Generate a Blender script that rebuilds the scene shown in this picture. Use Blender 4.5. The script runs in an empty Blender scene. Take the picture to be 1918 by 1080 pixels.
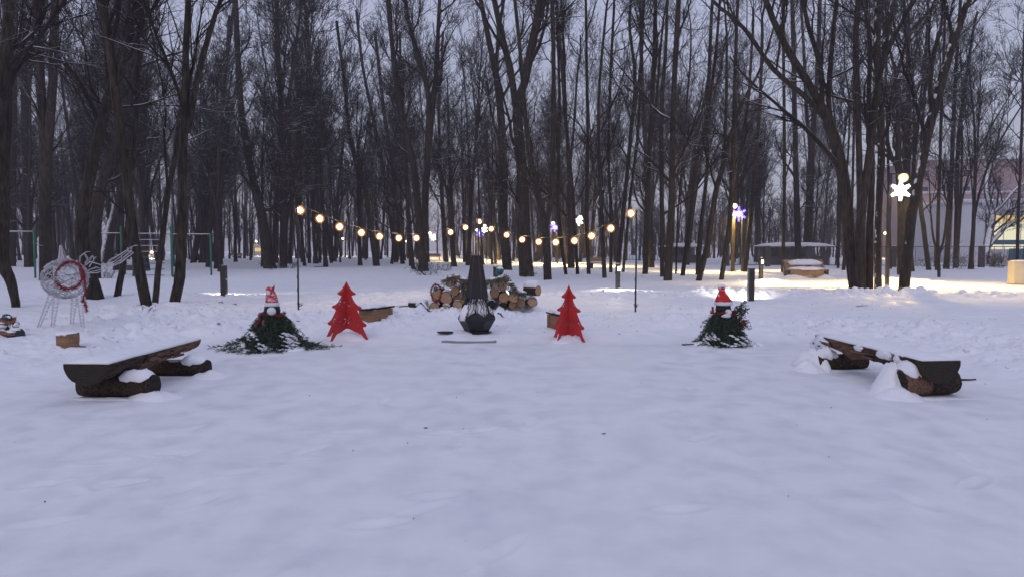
import bpy, math, random
import numpy as np
from mathutils import Vector, Matrix
PI = math.pi
rad = math.radians
sc = bpy.context.scene
col = sc.collection

# ------------------------------------------------------------------ camera
F, CX, CY, HZ, CAMH = 1296.0, 959.0, 540.0, 468.0, 1.6
PITCH = math.atan((CY - HZ) / F)
cam = bpy.data.objects.new('camera', bpy.data.cameras.new('camera'))
col.objects.link(cam)
cam.data.sensor_width = 36
cam.data.lens = 36 * F / 1918
cam.data.clip_start = 0.05
cam.data.clip_end = 2500
cam.location = (0, 0, CAMH)
cam.rotation_euler = (PI / 2 - PITCH, 0, 0)
sc.camera = cam

# ------------------------------------------------------------------ world
W = bpy.data.worlds.new('World')
sc.world = W
W.use_nodes = True
nt = W.node_tree
nt.nodes.clear()
n_out = nt.nodes.new('ShaderNodeOutputWorld')
sky = nt.nodes.new('ShaderNodeTexSky')
sky.sky_type = 'NISHITA'
sky.sun_disc = False
sky.sun_elevation = rad(3)
sky.sun_rotation = rad(200)
bg1 = nt.nodes.new('ShaderNodeBackground')
bg1.inputs[1].default_value = 0.04
nt.links.new(sky.outputs[0], bg1.inputs[0])
# overcast dusk cloud deck: three times brighter overhead than at the horizon
tc = nt.nodes.new('ShaderNodeTexCoord')
sep = nt.nodes.new('ShaderNodeSeparateXYZ')
nt.links.new(tc.outputs['Generated'], sep.inputs[0])
mr = nt.nodes.new('ShaderNodeMapRange')
mr.inputs['From Min'].default_value = 0.0
mr.inputs['From Max'].default_value = 1.0
mr.inputs['To Min'].default_value = 0.74
mr.inputs['To Max'].default_value = 1.12
nt.links.new(sep.outputs[2], mr.inputs['Value'])
cn = nt.nodes.new('ShaderNodeTexNoise')
cn.inputs['Scale'].default_value = 2.2
cn.inputs['Detail'].default_value = 5
nt.links.new(tc.outputs['Generated'], cn.inputs['Vector'])
cm = nt.nodes.new('ShaderNodeMapRange')
cm.inputs['To Min'].default_value = 0.86
cm.inputs['To Max'].default_value = 1.14
nt.links.new(cn.outputs['Fac'], cm.inputs['Value'])
mu = nt.nodes.new('ShaderNodeMath'); mu.operation = 'MULTIPLY'
nt.links.new(mr.outputs[0], mu.inputs[0]); nt.links.new(cm.outputs[0], mu.inputs[1])
bg2 = nt.nodes.new('ShaderNodeBackground')
bg2.inputs[0].default_value = (0.450, 0.472, 0.668, 1)
nt.links.new(mu.outputs[0], bg2.inputs[1])
ad = nt.nodes.new('ShaderNodeAddShader')
nt.links.new(bg1.outputs[0], ad.inputs[0]); nt.links.new(bg2.outputs[0], ad.inputs[1])
nt.links.new(ad.outputs[0], n_out.inputs[0])

sun = bpy.data.objects.new('sun', bpy.data.lights.new('sun', 'SUN'))
col.objects.link(sun)
sun.data.energy = 0.42
sun.data.angle = rad(28)
sun.data.color = (1.0, 0.94, 0.97)
sun.rotation_euler = (rad(48), 0, rad(-20))

sc.view_settings.view_transform = 'Standard'
sc.view_settings.look = 'None'
sc.view_settings.exposure = 0.0
sc.view_settings.gamma = 1.0
sc.cycles.max_bounces = 6
sc.cycles.diffuse_bounces = 3
sc.cycles.glossy_bounces = 2
sc.cycles.transparent_max_bounces = 8
sc.cycles.volume_bounces = 0
sc.cycles.sample_clamp_indirect = 4

# ------------------------------------------------------------------ pixel helpers (1918x1080 photo -> world)
cp, sp = math.cos(PITCH), math.sin(PITCH)
def ray(px, py):
    u, v = (px - CX) / F, (CY - py) / F
    return (u, cp + v * sp, -sp + v * cp)
def at(px, py, D):
    d = ray(px, py); t = D / d[1]
    return Vector((d[0] * t, D, CAMH + d[2] * t))
def gp(px, py, z=0.05):
    d = ray(px, py); t = (z - CAMH) / d[2]
    return Vector((d[0] * t, d[1] * t, z))

# ------------------------------------------------------------------ noise
_rs = np.random.RandomState(7)
_lat = _rs.rand(256, 256)
def vnoise(x, y):
    xi = np.floor(x).astype(int); yi = np.floor(y).astype(int)
    fx = x - xi; fy = y - yi
    fx = fx * fx * fx * (fx * (fx * 6 - 15) + 10); fy = fy * fy * fy * (fy * (fy * 6 - 15) + 10)
    a = _lat[xi & 255, yi & 255]; b = _lat[(xi + 1) & 255, yi & 255]
    c = _lat[xi & 255, (yi + 1) & 255]; d = _lat[(xi + 1) & 255, (yi + 1) & 255]
    return (a * (1 - fx) + b * fx) * (1 - fy) + (c * (1 - fx) + d * fx) * fy - 0.5
def fbm(x, y, o=4):
    s = 0; a = 1.0
    for i in range(o):
        s = s + a * vnoise(x * 2 ** i + 17.3 * i, y * 2 ** i + 5.1 * i); a *= 0.5
    return s
def sstep(a, b, x):
    t = np.clip((x - a) / (b - a), 0, 1); return t * t * (3 - 2 * t)

PATH = [(60, 19.0), (34, 22.5), (22, 26.0), (15.5, 31.5), (14.0, 40), (11, 52), (7, 64), (2, 80), (-6, 100), (-16, 140), (-24, 190)]
PATH2 = [(-40, 27.5), (-20, 25.8), (-9, 25.6), (0, 25.8), (9, 25.2), (16, 27.5)]
def pdist(x, y, P):
    best = None
    for (x0, y0), (x1, y1) in zip(P[:-1], P[1:]):
        dx, dy = x1 - x0, y1 - y0
        t = np.clip(((x - x0) * dx + (y - y0) * dy) / (dx * dx + dy * dy), 0, 1)
        d = np.hypot(x - x0 - t * dx, y - y0 - t * dy)
        best = d if best is None else np.minimum(best, d)
    return best
ZONES = [  # cx, cy, rx, ry, height, lump
    (-6.2, 14.6, 4.6, 2.6, 0.10, 0.30), (-8.6, 17.3, 2.4, 1.8, 0.16, 0.10), (-2.2, 15.6, 2.4, 1.7, 0.05, 0.20),
    (0.1, 15.5, 2.9, 0.8, 0.05, 0.22), (0.2, 17.6, 2.4, 1.0, 0.05, 0.10), (3.9, 14.6, 1.3, 1.3, 0.20, 0.30), (7.0, 13.4, 2.6, 1.4, 0.06, 0.26),
    (7.6, 10.2, 1.8, 2.6, 0.05, 0.24), (13.5, 23.2, 9.0, 0.9, 0.13, 0.40), (26, 20.0, 7.0, 0.9, 0.14, 0.40), (14.5, 34.5, 2.6, 1.4, 0.30, 0.35),
    (-4.2, 19.8, 3.8, 1.6, 0.06, 0.14), (-12, 22.8, 3.6, 1.4, 0.08, 0.16), (-7.0, 11.0, 1.6, 1.8, 0.03, 0.12),
    (-2.5, 22.8, 6.0, 1.1, 0.08, 0.22), (5.5, 22.6, 5.0, 0.8, 0.08, 0.18), (17.6, 33.0, 3.0, 1.6, 0.20, 0.2)]
_dr = random.Random(77)
DENTS = [(-_dr.uniform(.2, 3.4), _dr.uniform(2.9, 6.2), _dr.uniform(.2, 1.3)) for _ in range(34)] + [(_dr.uniform(-3, 3.5), _dr.uniform(2.6, 8), _dr.uniform(-.5, 2)) for _ in range(14)]
def gz(x, y):
    x = np.asarray(x, float); y = np.asarray(y, float)
    ex = 0.22 * fbm(y * 0.7, x * 0 + 3, 3)
    out = np.maximum(sstep(5.45, 6.1, np.abs(x - 0.05 + ex)), sstep(11.7, 12.6, y + 0.5 * fbm(x * 0.8, y * 0 + 9, 3)))
    r = np.hypot(x, y)
    z = 0.004 * fbm(x * 0.5, y * 0.5, 2) + 0.0018 * fbm(x * 3.4, y * 3.4, 4)
    near = r < 9
    if near.any():
        for fx, fy, fa in DENTS:
            dx, dy = x - fx, y - fy; ca, sa = math.cos(fa), math.sin(fa)
            q = ((dx * ca + dy * sa) / .15) ** 2 + ((-dx * sa + dy * ca) / .05) ** 2
            z = z - .020 * np.exp(-q) + .008 * np.exp(-(q - 2.2) ** 2)
    z = z + out * (0.055 + 0.07 * fbm(x * 0.35, y * 0.35, 3) + 0.045 * fbm(x * 2.1, y * 2.1, 4))
    for cx, cy, rx, ry, h, l in ZONES:
        m = np.exp(-(((x - cx) / rx) ** 2 + ((y - cy) / ry) ** 2) * 1.2)
        lump = np.abs(fbm(x * 2.4, y * 2.4, 4)) * 1.0 + 0.32 * np.abs(fbm(x * 7.5, y * 7.5, 3))
        z = z + out * m * (h + l * (lump - 0.16))
    far = sstep(30, 60, r)
    z = z + far * (0.14 * fbm(x * 0.09, y * 0.09, 3))
    pd = np.minimum(pdist(x, y, PATH) / 1.7, pdist(x, y, PATH2) / 0.9)
    k = 1 - sstep(0.8, 1.5, pd)
    z = z * (1 - k) + (0.035 + 0.025 * fbm(x * 1.5, y * 1.5, 3)) * k
    return z
def g1(x, y):
    return float(gz(np.array([x]), np.array([y]))[0])

# ------------------------------------------------------------------ materials
def newmat(name):
    m = bpy.data.materials.new(name); m.use_nodes = True
    t = m.node_tree; b = t.nodes['Principled BSDF']
    return m, t, b
def noise_node(t, scale, detail=4, vec=None, mapping=None):
    n = t.nodes.new('ShaderNodeTexNoise'); n.inputs['Scale'].default_value = scale; n.inputs['Detail'].default_value = detail
    c = t.nodes.new('ShaderNodeTexCoord'); src = c.outputs['Object']
    if vec == 'pos':
        gg = t.nodes.new('ShaderNodeNewGeometry'); src = gg.outputs['Position']
    if mapping:
        mp = t.nodes.new('ShaderNodeMapping'); mp.inputs['Scale'].default_value = mapping
        t.links.new(src, mp.inputs['Vector']); src = mp.outputs[0]
    t.links.new(src, n.inputs['Vector'])
    return n
def ramp(t, src, stops):
    r = t.nodes.new('ShaderNodeValToRGB')
    e = r.color_ramp.elements
    while len(e) < len(stops): e.new(0.5)
    for i, (p, c) in enumerate(stops):
        e[i].position = p; e[i].color = (c[0], c[1], c[2], 1)
    t.links.new(src, r.inputs[0]); return r
def bump(t, b, src, strength, dist):
    n = t.nodes.new('ShaderNodeBump'); n.inputs['Strength'].default_value = strength; n.inputs['Distance'].default_value = dist
    t.links.new(src, n.inputs['Height']); t.links.new(n.outputs[0], b.inputs['Normal']); return n
def mat(name, c, c2=None, rough=0.7, scale=12, bmp=0.3, dist=0.01, metal=0.0, mapping=None, spec=None):
    m, t, b = newmat(name)
    b.inputs['Roughness'].default_value = rough; b.inputs['Metallic'].default_value = metal
    if spec is not None: b.inputs['Specular IOR Level'].default_value = spec
    n = noise_node(t, scale, 5, mapping=mapping)
    c2 = c2 or tuple(v * 0.75 for v in c)
    r = ramp(t, n.outputs['Fac'], [(0.3, c2), (0.7, c)])
    t.links.new(r.outputs[0], b.inputs['Base Color'])
    if bmp: bump(t, b, n.outputs['Fac'], bmp, dist)
    return m
def emat(name, c, s):
    m = bpy.data.materials.new(name); m.use_nodes = True; t = m.node_tree; t.nodes.clear()
    o = t.nodes.new('ShaderNodeOutputMaterial'); e = t.nodes.new('ShaderNodeEmission')
    e.inputs[0].default_value = (*c, 1); e.inputs[1].default_value = s
    t.links.new(e.outputs[0], o.inputs[0]); return m
def shellmat(name, c, s, tr):
    m = bpy.data.materials.new(name); m.use_nodes = True; t = m.node_tree; t.nodes.clear()
    o = t.nodes.new('ShaderNodeOutputMaterial'); e = t.nodes.new('ShaderNodeEmission'); T = t.nodes.new('ShaderNodeBsdfTransparent')
    e.inputs[0].default_value = (*c, 1); e.inputs[1].default_value = s
    mx = t.nodes.new('ShaderNodeMixShader'); mx.inputs[0].default_value = tr
    t.links.new(e.outputs[0], mx.inputs[1]); t.links.new(T.outputs[0], mx.inputs[2]); t.links.new(mx.outputs[0], o.inputs[0]); return m
def snowmix(t, b, base_out, lo, hi, side=None, nscale=3.0, amt=1.0):
    """real snow lying on faces that look up (and, with side, blown on to one side of the stems)"""
    g = t.nodes.new('ShaderNodeNewGeometry')
    dt = t.nodes.new('ShaderNodeVectorMath'); dt.operation = 'DOT_PRODUCT'
    dt.inputs[1].default_value = side or (0, 0, 1)
    t.links.new(g.outputs['Normal'], dt.inputs[0])
    n = t.nodes.new('ShaderNodeTexNoise'); n.inputs['Scale'].default_value = nscale; n.inputs['Detail'].default_value = 4
    t.links.new(g.outputs['Position'], n.inputs['Vector'])
    s = t.nodes.new('ShaderNodeMath'); s.operation = 'MULTIPLY_ADD'; s.inputs[1].default_value = 1.1; s.inputs[2].default_value = -0.55
    t.links.new(n.outputs['Fac'], s.inputs[0])
    a = t.nodes.new('ShaderNodeMath'); a.operation = 'ADD'
    t.links.new(dt.outputs['Value'], a.inputs[0]); t.links.new(s.outputs[0], a.inputs[1])
    m = t.nodes.new('ShaderNodeMapRange'); m.inputs['From Min'].default_value = lo; m.inputs['From Max'].default_value = hi
    m.inputs['To Max'].default_value = amt
    t.links.new(a.outputs[0], m.inputs['Value'])
    mx = t.nodes.new('ShaderNodeMix'); mx.data_type = 'RGBA'
    t.links.new(m.outputs[0], mx.inputs[0]); t.links.new(base_out, mx.inputs[6]); mx.inputs[7].default_value = (0.82, 0.84, 0.88, 1)
    t.links.new(mx.outputs[2], b.inputs['Base Color'])
M = {}
# snow
m, t, b = newmat('snow'); M['snow'] = m
b.inputs['Roughness'].default_value = 0.85; b.inputs['Specular IOR Level'].default_value = 0.15
n = noise_node(t, 0.9, 6, 'pos'); r = ramp(t, n.outputs['Fac'], [(0.3, (0.77, 0.79, 0.84)), (0.7, (0.86, 0.86, 0.88))])
t.links.new(r.outputs[0], b.inputs['Base Color'])
n2 = noise_node(t, 9, 6, 'pos'); bump(t, b, n2.outputs['Fac'], 0.45, 0.05)
m, t, b = newmat('packed snow'); M['packed'] = m      # ground sheet: trampled, streaky
b.inputs['Specular IOR Level'].default_value = 0.25
n = noise_node(t, 1.3, 9, 'pos', (0.55, 1.0, 1)); n.inputs['Roughness'].default_value = 0.62; n.inputs['Distortion'].default_value = 0.5
r = ramp(t, n.outputs['Fac'], [(0.28, (0.73, 0.745, 0.78)), (0.5, (0.775, 0.785, 0.81)), (0.72, (0.82, 0.82, 0.835))])
n3 = noise_node(t, 3.3, 8, 'pos', (1, 0.8, 1)); r3 = ramp(t, n3.outputs['Fac'], [(0.34, (0.88, 0.895, 0.92)), (0.58, (1, 1, 1))])
mx = t.nodes.new('ShaderNodeMix'); mx.data_type = 'RGBA'; mx.blend_type = 'MULTIPLY'; mx.inputs[0].default_value = 0.8
t.links.new(r.outputs[0], mx.inputs[6]); t.links.new(r3.outputs[0], mx.inputs[7])
at_n = t.nodes.new('ShaderNodeAttribute'); at_n.attribute_name = 'loose'
rl = ramp(t, n.outputs['Fac'], [(0.3, (0.77, 0.79, 0.84)), (0.7, (0.86, 0.86, 0.88))])
ml = t.nodes.new('ShaderNodeMix'); ml.data_type = 'RGBA'; t.links.new(at_n.outputs['Fac'], ml.inputs[0]); t.links.new(mx.outputs[2], ml.inputs[6]); t.links.new(rl.outputs[0], ml.inputs[7])
t.links.new(ml.outputs[2], b.inputs['Base Color'])
rr = ramp(t, n3.outputs['Fac'], [(0.35, (0.45,) * 3), (0.6, (0.85,) * 3)]); t.links.new(rr.outputs[0], b.inputs['Roughness'])
n2 = noise_node(t, 16, 8, 'pos', (.8, 1, 1)); n4 = noise_node(t, 60, 4, 'pos')
ma = t.nodes.new('ShaderNodeMath'); ma.operation = 'MULTIPLY_ADD'; ma.inputs[1].default_value = 0.3
t.links.new(n4.outputs['Fac'], ma.inputs[0]); t.links.new(n2.outputs['Fac'], ma.inputs[2])
bump(t, b, ma.outputs[0], 0.4, 0.007)
# barks
def bark(name, c1, c2, lo=0.62, hi=0.8, side=None, ns=3.0, mp=(7, 7, 1.3)):
    m, t, b = newmat(name); b.inputs['Roughness'].default_value = 0.92; b.inputs['Specular IOR Level'].default_value = 0.2
    n = noise_node(t, 2.2, 7, 'pos', mp)
    r = ramp(t, n.outputs['Fac'], [(0.32, c2), (0.66, c1)])
    n0 = noise_node(t, 0.35, 3, 'pos'); r0 = ramp(t, n0.outputs['Fac'], [(0.35, (0.7, 0.72, 0.72)), (0.65, (1.2, 1.12, 1.05))])
    mx = t.nodes.new('ShaderNodeMix'); mx.data_type = 'RGBA'; mx.blend_type = 'MULTIPLY'; mx.inputs[0].default_value = 1
    t.links.new(r.outputs[0], mx.inputs[6]); t.links.new(r0.outputs[0], mx.inputs[7])
    snowmix(t, b, mx.outputs[2], lo, hi, side, ns)
    bump(t, b, n.outputs['Fac'], 0.9, 0.04)
    return m
M['bark'] = bark('bark', (0.058, 0.049, 0.041), (0.014, 0.012, 0.011), 0.80, 0.95)
M['bark_w'] = bark('bark with blown snow', (0.058, 0.050, 0.042), (0.015, 0.013, 0.012), 0.98, 1.12, (-0.86, -0.30, 0.42), 3.5)
M['bark_s'] = bark('snow plastered bark', (0.08, 0.07, 0.06), (0.03, 0.026, 0.024), 0.62, 0.86, (-0.55, -0.72, 0.42), 9.0)
M['twig'] = bark('twigs', (0.040, 0.032, 0.030), (0.020, 0.016, 0.016), 0.72, 0.92, None, 1.4)
M['limb'] = bark('snowy limbs', (0.040, 0.033, 0.030), (0.014, 0.012, 0.011), 0.66, 0.88, None, 1.0)
M['farbark'] = bark('far bark', (0.052, 0.044, 0.043), (0.022, 0.019, 0.019), 0.90, 1.05)

# ------------------------------------------------------------------ mesh tools
def link(name, me, m=None, parent=None, smooth=False):
    if m is not None:
        for q in (m if isinstance(m, (list, tuple)) else [m]): me.materials.append(q)
    if smooth: me.polygons.foreach_set('use_smooth', [True] * len(me.polygons))
    o = bpy.data.objects.new(name, me); col.objects.link(o)
    if parent is not None: o.parent = parent
    return o
def tag(o, label=None, cat=None, group=None, kind=None):
    if label: o['label'] = label
    if cat: o['category'] = cat
    if group: o['group'] = group
    if kind: o['kind'] = kind
    return o
def thing(name, loc, label, cat, group=None, rz=0):
    o = bpy.data.objects.new(name, None); col.objects.link(o); o.empty_display_size = 0.2
    o.location = loc; o.rotation_euler = (0, 0, rz)
    return tag(o, label, cat, group)
def raw_mesh(name, V, Q):
    me = bpy.data.meshes.new(name); V = np.asarray(V, np.float32); Q = np.asarray(Q, np.int32)
    me.vertices.add(len(V)); me.vertices.foreach_set('co', V.ravel())
    k = Q.shape[1]
    me.loops.add(Q.size); me.loops.foreach_set('vertex_index', Q.ravel())
    me.polygons.add(len(Q)); me.polygons.foreach_set('loop_start', np.arange(0, Q.size, k, dtype=np.int32))
    me.polygons.foreach_set('use_smooth', np.ones(len(Q), bool))
    me.update(calc_edges=True); return me
def tube_arrays(P, R, S, rough=0.0, rng=None):
    """P (M,K,3), R (M,K) -> vertices, quads of M tubes"""
    Mn, K = P.shape[:2]
    T = np.gradient(P, axis=1); T /= np.linalg.norm(T, axis=2, keepdims=True) + 1e-9
    ref = np.zeros_like(T); ref[..., 0] = 1.0
    par = np.abs(T[:, K // 2, 0]) > 0.8; ref[par] = (0, 1, 0)
    A = np.cross(T, ref); A /= np.linalg.norm(A, axis=2, keepdims=True) + 1e-9
    B = np.cross(T, A)
    th = np.arange(S) * 2 * PI / S
    rr = R[:, :, None] * np.ones(S)
    if rough and rng is not None: rr = rr * (1 + rough * rng.normal(size=rr.shape))
    V = P[:, :, None, :] + rr[..., None] * (np.cos(th)[None, None, :, None] * A[:, :, None, :] + np.sin(th)[None, None, :, None] * B[:, :, None, :])
    base = (np.arange(Mn) * K * S)[:, None, None]; k = (np.arange(K - 1) * S)[None, :, None]
    i = np.arange(S)[None, None, :]; j = (i + 1) % S
    Q = np.stack([base + k + i, base + k + j, base + k + S + j, base + k + S + i], axis=-1).reshape(-1, 4)
    return V.reshape(-1, 3), Q
def tubes_mesh(name, batches, rng=None):
    Vs, Qs, off = [], [], 0
    for P, R, S, ro in batches:
        V, Q = tube_arrays(P, R, S, ro, rng); Vs.append(V); Qs.append(Q + off); off += len(V)
    return raw_mesh(name, np.concatenate(Vs), np.concatenate(Qs))
class MB:
    def __init__(s): s.v = []; s.f = []; s.mi = []
    def add(s, V, Fc, mi=0):
        o = len(s.v); s.v += [tuple(p) for p in V]; s.f += [tuple(i + o for i in f) for f in Fc]; s.mi += [mi] * len(Fc)
    def box(s, c, d, rz=0, rx=0, ry=0, mi=0, taper=1.0):
        R = Matrix.Rotation(rz, 3, 'Z') @ Matrix.Rotation(ry, 3, 'Y') @ Matrix.Rotation(rx, 3, 'X')
        V = []
        for z in (-1, 1):
            k = taper if z > 0 else 1
            for x, y in ((-1, -1), (1, -1), (1, 1), (-1, 1)):
                V.append(Vector(c) + R @ Vector((x * d[0] / 2 * k, y * d[1] / 2 * k, z * d[2] / 2)))
        s.add(V, [(3, 2, 1, 0), (4, 5, 6, 7), (0, 1, 5, 4), (1, 2, 6, 5), (2, 3, 7, 6), (3, 0, 4, 7)], mi)
    def tube(s, pts, r, S=6, cap=True, mi=0):
        P = np.array([[tuple(p) for p in pts]], float); n = len(pts)
        R = np.array([r if hasattr(r, '__len__') else [r] * n], float)
        V, Q = tube_arrays(P, R, S); fs = [tuple(q) for q in Q]
        if cap: fs += [tuple(range(S))[::-1], tuple(range((n - 1) * S, n * S))]
        s.add(V, fs, mi)
    def lathe(s, prof, c=(0, 0, 0), S=16, mi=0, jit=0, rng=None):
        V = []; n = len(prof)
        for r, z in prof:
            for i in range(S):
                k = 1 + (rng.uniform(-jit, jit) if rng else 0)
                V.append((c[0] + r * k * math.cos(2 * PI * i / S), c[1] + r * k * math.sin(2 * PI * i / S), c[2] + z))
        fs = [(k * S + i, k * S + (i + 1) % S, (k + 1) * S + (i + 1) % S, (k + 1) * S + i) for k in range(n - 1) for i in range(S)]
        fs += [tuple(range(S))[::-1], tuple(range((n - 1) * S, n * S))]
        s.add(V, fs, mi)
    def ball(s, c, r, S=12, T=7, mi=0, sc_=(1, 1, 1), jit=0, rng=None):
        V = [(c[0], c[1], c[2] - r * sc_[2])]
        for k in range(1, T):
            a = PI * k / T
            for i in range(S):
                q = 1 + (rng.uniform(-jit, jit) if rng else 0)
                V.append((c[0] + r * q * sc_[0] * math.sin(a) * math.cos(2 * PI * i / S), c[1] + r * q * sc_[1] * math.sin(a) * math.sin(2 * PI * i / S), c[2] - r * q * sc_[2] * math.cos(a)))
        V.append((c[0], c[1], c[2] + r * sc_[2])); L = len(V) - 1
        fs = [(0, 1 + (i + 1) % S, 1 + i) for i in range(S)]
        for k in range(T - 2):
            for i in range(S):
                a0 = 1 + k * S; fs.append((a0 + i, a0 + (i + 1) % S, a0 + S + (i + 1) % S, a0 + S + i))
        a0 = 1 + (T - 2) * S; fs += [(a0 + i, a0 + (i + 1) % S, L) for i in range(S)]
        s.add(V, fs, mi)
    def loft(s, rings, mi=0, cap=True):
        S = len(rings[0]); V = [p for r in rings for p in r]; n = len(rings)
        fs = [(k * S + i, k * S + (i + 1) % S, (k + 1) * S + (i + 1) % S, (k + 1) * S + i) for k in range(n - 1) for i in range(S)]
        if cap: fs += [tuple(range(S))[::-1], tuple(range((n - 1) * S, n * S))]
        s.add(V, fs, mi)
    def build(s, name, m, parent=None, smooth=False):
        me = bpy.data.meshes.new(name); me.from_pydata(s.v, [], s.f); me.update()
        o = link(name, me, m, parent, smooth)
        if isinstance(m, (list, tuple)): me.polygons.foreach_set('material_index', s.mi)
        return o

# ------------------------------------------------------------------ ground
def ground():
    rs = np.concatenate([np.linspace(0.4, 2.2, 14), np.linspace(2.25, 7, 170), np.linspace(7.06, 30, 350), np.linspace(30.3, 80, 130), np.geomspace(81, 700, 60)])
    th = np.concatenate([np.linspace(-42, 42, 760), np.linspace(42.6, 317.4, 150)]) * PI / 180
    R_, T_ = np.meshgrid(rs, th, indexing='ij')
    X = R_ * np.sin(T_); Y = R_ * np.cos(T_); Z = gz(X, Y)
    V = np.stack([X, Y, Z], -1).reshape(-1, 3); nr, ntn = R_.shape
    i = np.arange(nr - 1)[:, None]; j = np.arange(ntn)[None, :]; j2 = (j + 1) % ntn
    Q = np.stack([i * ntn + j, (i + 1) * ntn + j, (i + 1) * ntn + j2, i * ntn + j2], -1).reshape(-1, 4)[:, ::-1]
    me = raw_mesh('snow_ground', V, Q)
    # close the small hole under the camera
    import bmesh
    bm = bmesh.new(); bm.from_mesh(me); bm.verts.ensure_lookup_table()
    bm.faces.new([bm.verts[k] for k in range(ntn)][::-1]); bm.normal_update(); bm.to_mesh(me); bm.free()
    o = link('snow_ground', me, M['packed'], smooth=True)
    wob = 0.16 * fbm(V[:, 1] * 2.2, V[:, 0] * 2.2, 3)
    m_ = np.maximum(sstep(5.35, 5.75, np.abs(V[:, 0] - 0.05 + 0.22 * fbm(V[:, 1] * 0.7, V[:, 0] * 0 + 3, 3)) + wob), sstep(11.7, 12.4, V[:, 1] + 0.5 * fbm(V[:, 0] * 0.8, V[:, 1] * 0 + 9, 3) + wob))
    at_ = me.attributes.new('loose', 'FLOAT', 'POINT'); at_.data.foreach_set('value', m_.astype(np.float32))
    tag(o, kind='structure')
ground()
def ribbon(name, P, w, m):
    pts = []
    for (a, b) in zip(P[:-1], P[1:]):
        n = max(2, int(math.dist(a, b) / 0.8))
        for k in range(n): pts.append((a[0] + (b[0] - a[0]) * k / n, a[1] + (b[1] - a[1]) * k / n))
    pts = np.array(pts + [P[-1]], float)
    for _ in range(6): pts[1:-1] = (pts[:-2] + pts[2:] + 2 * pts[1:-1]) / 4
    T = np.gradient(pts, axis=0); T /= np.linalg.norm(T, axis=1, keepdims=True); N_ = np.stack([-T[:, 1], T[:, 0]], 1)
    S = 9; V = []
    for k in range(S):
        q = pts + N_ * w * (k / (S - 1) * 2 - 1); zz = gz(q[:, 0], q[:, 1]) + (0.004 if 0 < k < S - 1 else -0.06) + 0.006
        V.append(np.stack([q[:, 0], q[:, 1], zz], 1))
    V = np.stack(V, 1).reshape(-1, 3); i = np.arange(len(pts) - 1)[:, None]; j = np.arange(S - 1)[None, :]
    Q = np.stack([i * S + j, i * S + j + 1, (i + 1) * S + j + 1, (i + 1) * S + j], -1).reshape(-1, 4)[:, ::-1]
    tag(link(name, raw_mesh(name, V, Q), m, smooth=True), kind='structure')
ribbon('path', PATH, 1.5, M['snow'])
ribbon('footpath', PATH2, 0.8, M['snow'])

def clods():
    rng = np.random.RandomState(12); mb = MB(); rg = random.Random(12)
    X = []
    for cx, cy, rx, ry, h, l in ZONES:
        n = int(60 * min(3, rx * ry) * l / .3); X.append(np.stack([cx + rng.normal(size=n) * rx * .55, cy + rng.normal(size=n) * ry * .5], 1))
    X = np.concatenate(X)
    X = X[~((np.abs(X[:, 0]) < 5.4) & (X[:, 1] < 12.3)) & (pdist(X[:, 0], X[:, 1], PATH) > 1.6) & (pdist(X[:, 0], X[:, 1], PATH2) > .9)]
    for (x, y), z in zip(X, gz(X[:, 0], X[:, 1])):
        r = .009 + .030 * rg.random() ** 3; r *= (1 + y / 40); mb.ball((x, y, z + r * .1), r, 6, 4, sc_=(1.2, 1, .7), jit=.35, rng=rg)
    tag(mb.build('snow_clods', M['snow'], None, True), 'crumbled snow clods strewn over the trodden banks', 'snow', kind='stuff')
clods()

# ------------------------------------------------------------------ tree growth
def lerp_at(P, idx, u):
    K = P.shape[1]; f = np.clip(u * (K - 1), 0, K - 1.001); k = f.astype(int); w = (f - k)
    if P.ndim == 3: return P[idx, k] * (1 - w)[:, None] + P[idx, k + 1] * w[:, None]
    return P[idx, k] * (1 - w) + P[idx, k + 1] * w
def spawn(P, R, cnt, t0, t1, L, K, ang, up, wob, rr, rmin, rng, pw=1.0, taper=0.75):
    idx = np.repeat(np.arange(len(P)), cnt); n = len(idx)
    if n == 0: return None
    t0a = t0[idx] if hasattr(t0, '__len__') else t0
    u = t0a + (t1 - t0a) * rng.rand(n) ** pw
    b0 = lerp_at(P, idx, u); b1 = lerp_at(P, idx, np.minimum(u + 0.04, 1.0)); b2 = lerp_at(P, idx, np.maximum(u - 0.04, 0))
    T = b1 - b2; T /= np.linalg.norm(T, axis=1, keepdims=True) + 1e-9
    v = rng.normal(size=(n, 3)); v -= (v * T).sum(1, keepdims=True) * T; v /= np.linalg.norm(v, axis=1, keepdims=True) + 1e-9
    a = rng.uniform(ang[0], ang[1], n)[:, None]
    d = np.cos(a) * T + np.sin(a) * v
    ln = rng.uniform(L[0], L[1], n) * (1.15 - 0.55 * u)
    r0 = np.maximum(np.minimum(lerp_at(R, idx, u) * rr, ln * 0.022 + 0.004), rmin)
    pts = [b0]; p = b0
    for k in range(K - 1):
        d = d + rng.normal(size=(n, 3)) * wob + np.array([0, 0, up]); d /= np.linalg.norm(d, axis=1, keepdims=True)
        p = p + d * (ln / (K - 1))[:, None]; pts.append(p)
    PP = np.stack(pts, 1); s = np.linspace(0, 1, K)[None, :]
    RR = np.maximum(r0[:, None] * (1 - taper * s), rmin * 0.8)
    return PP, RR
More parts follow.
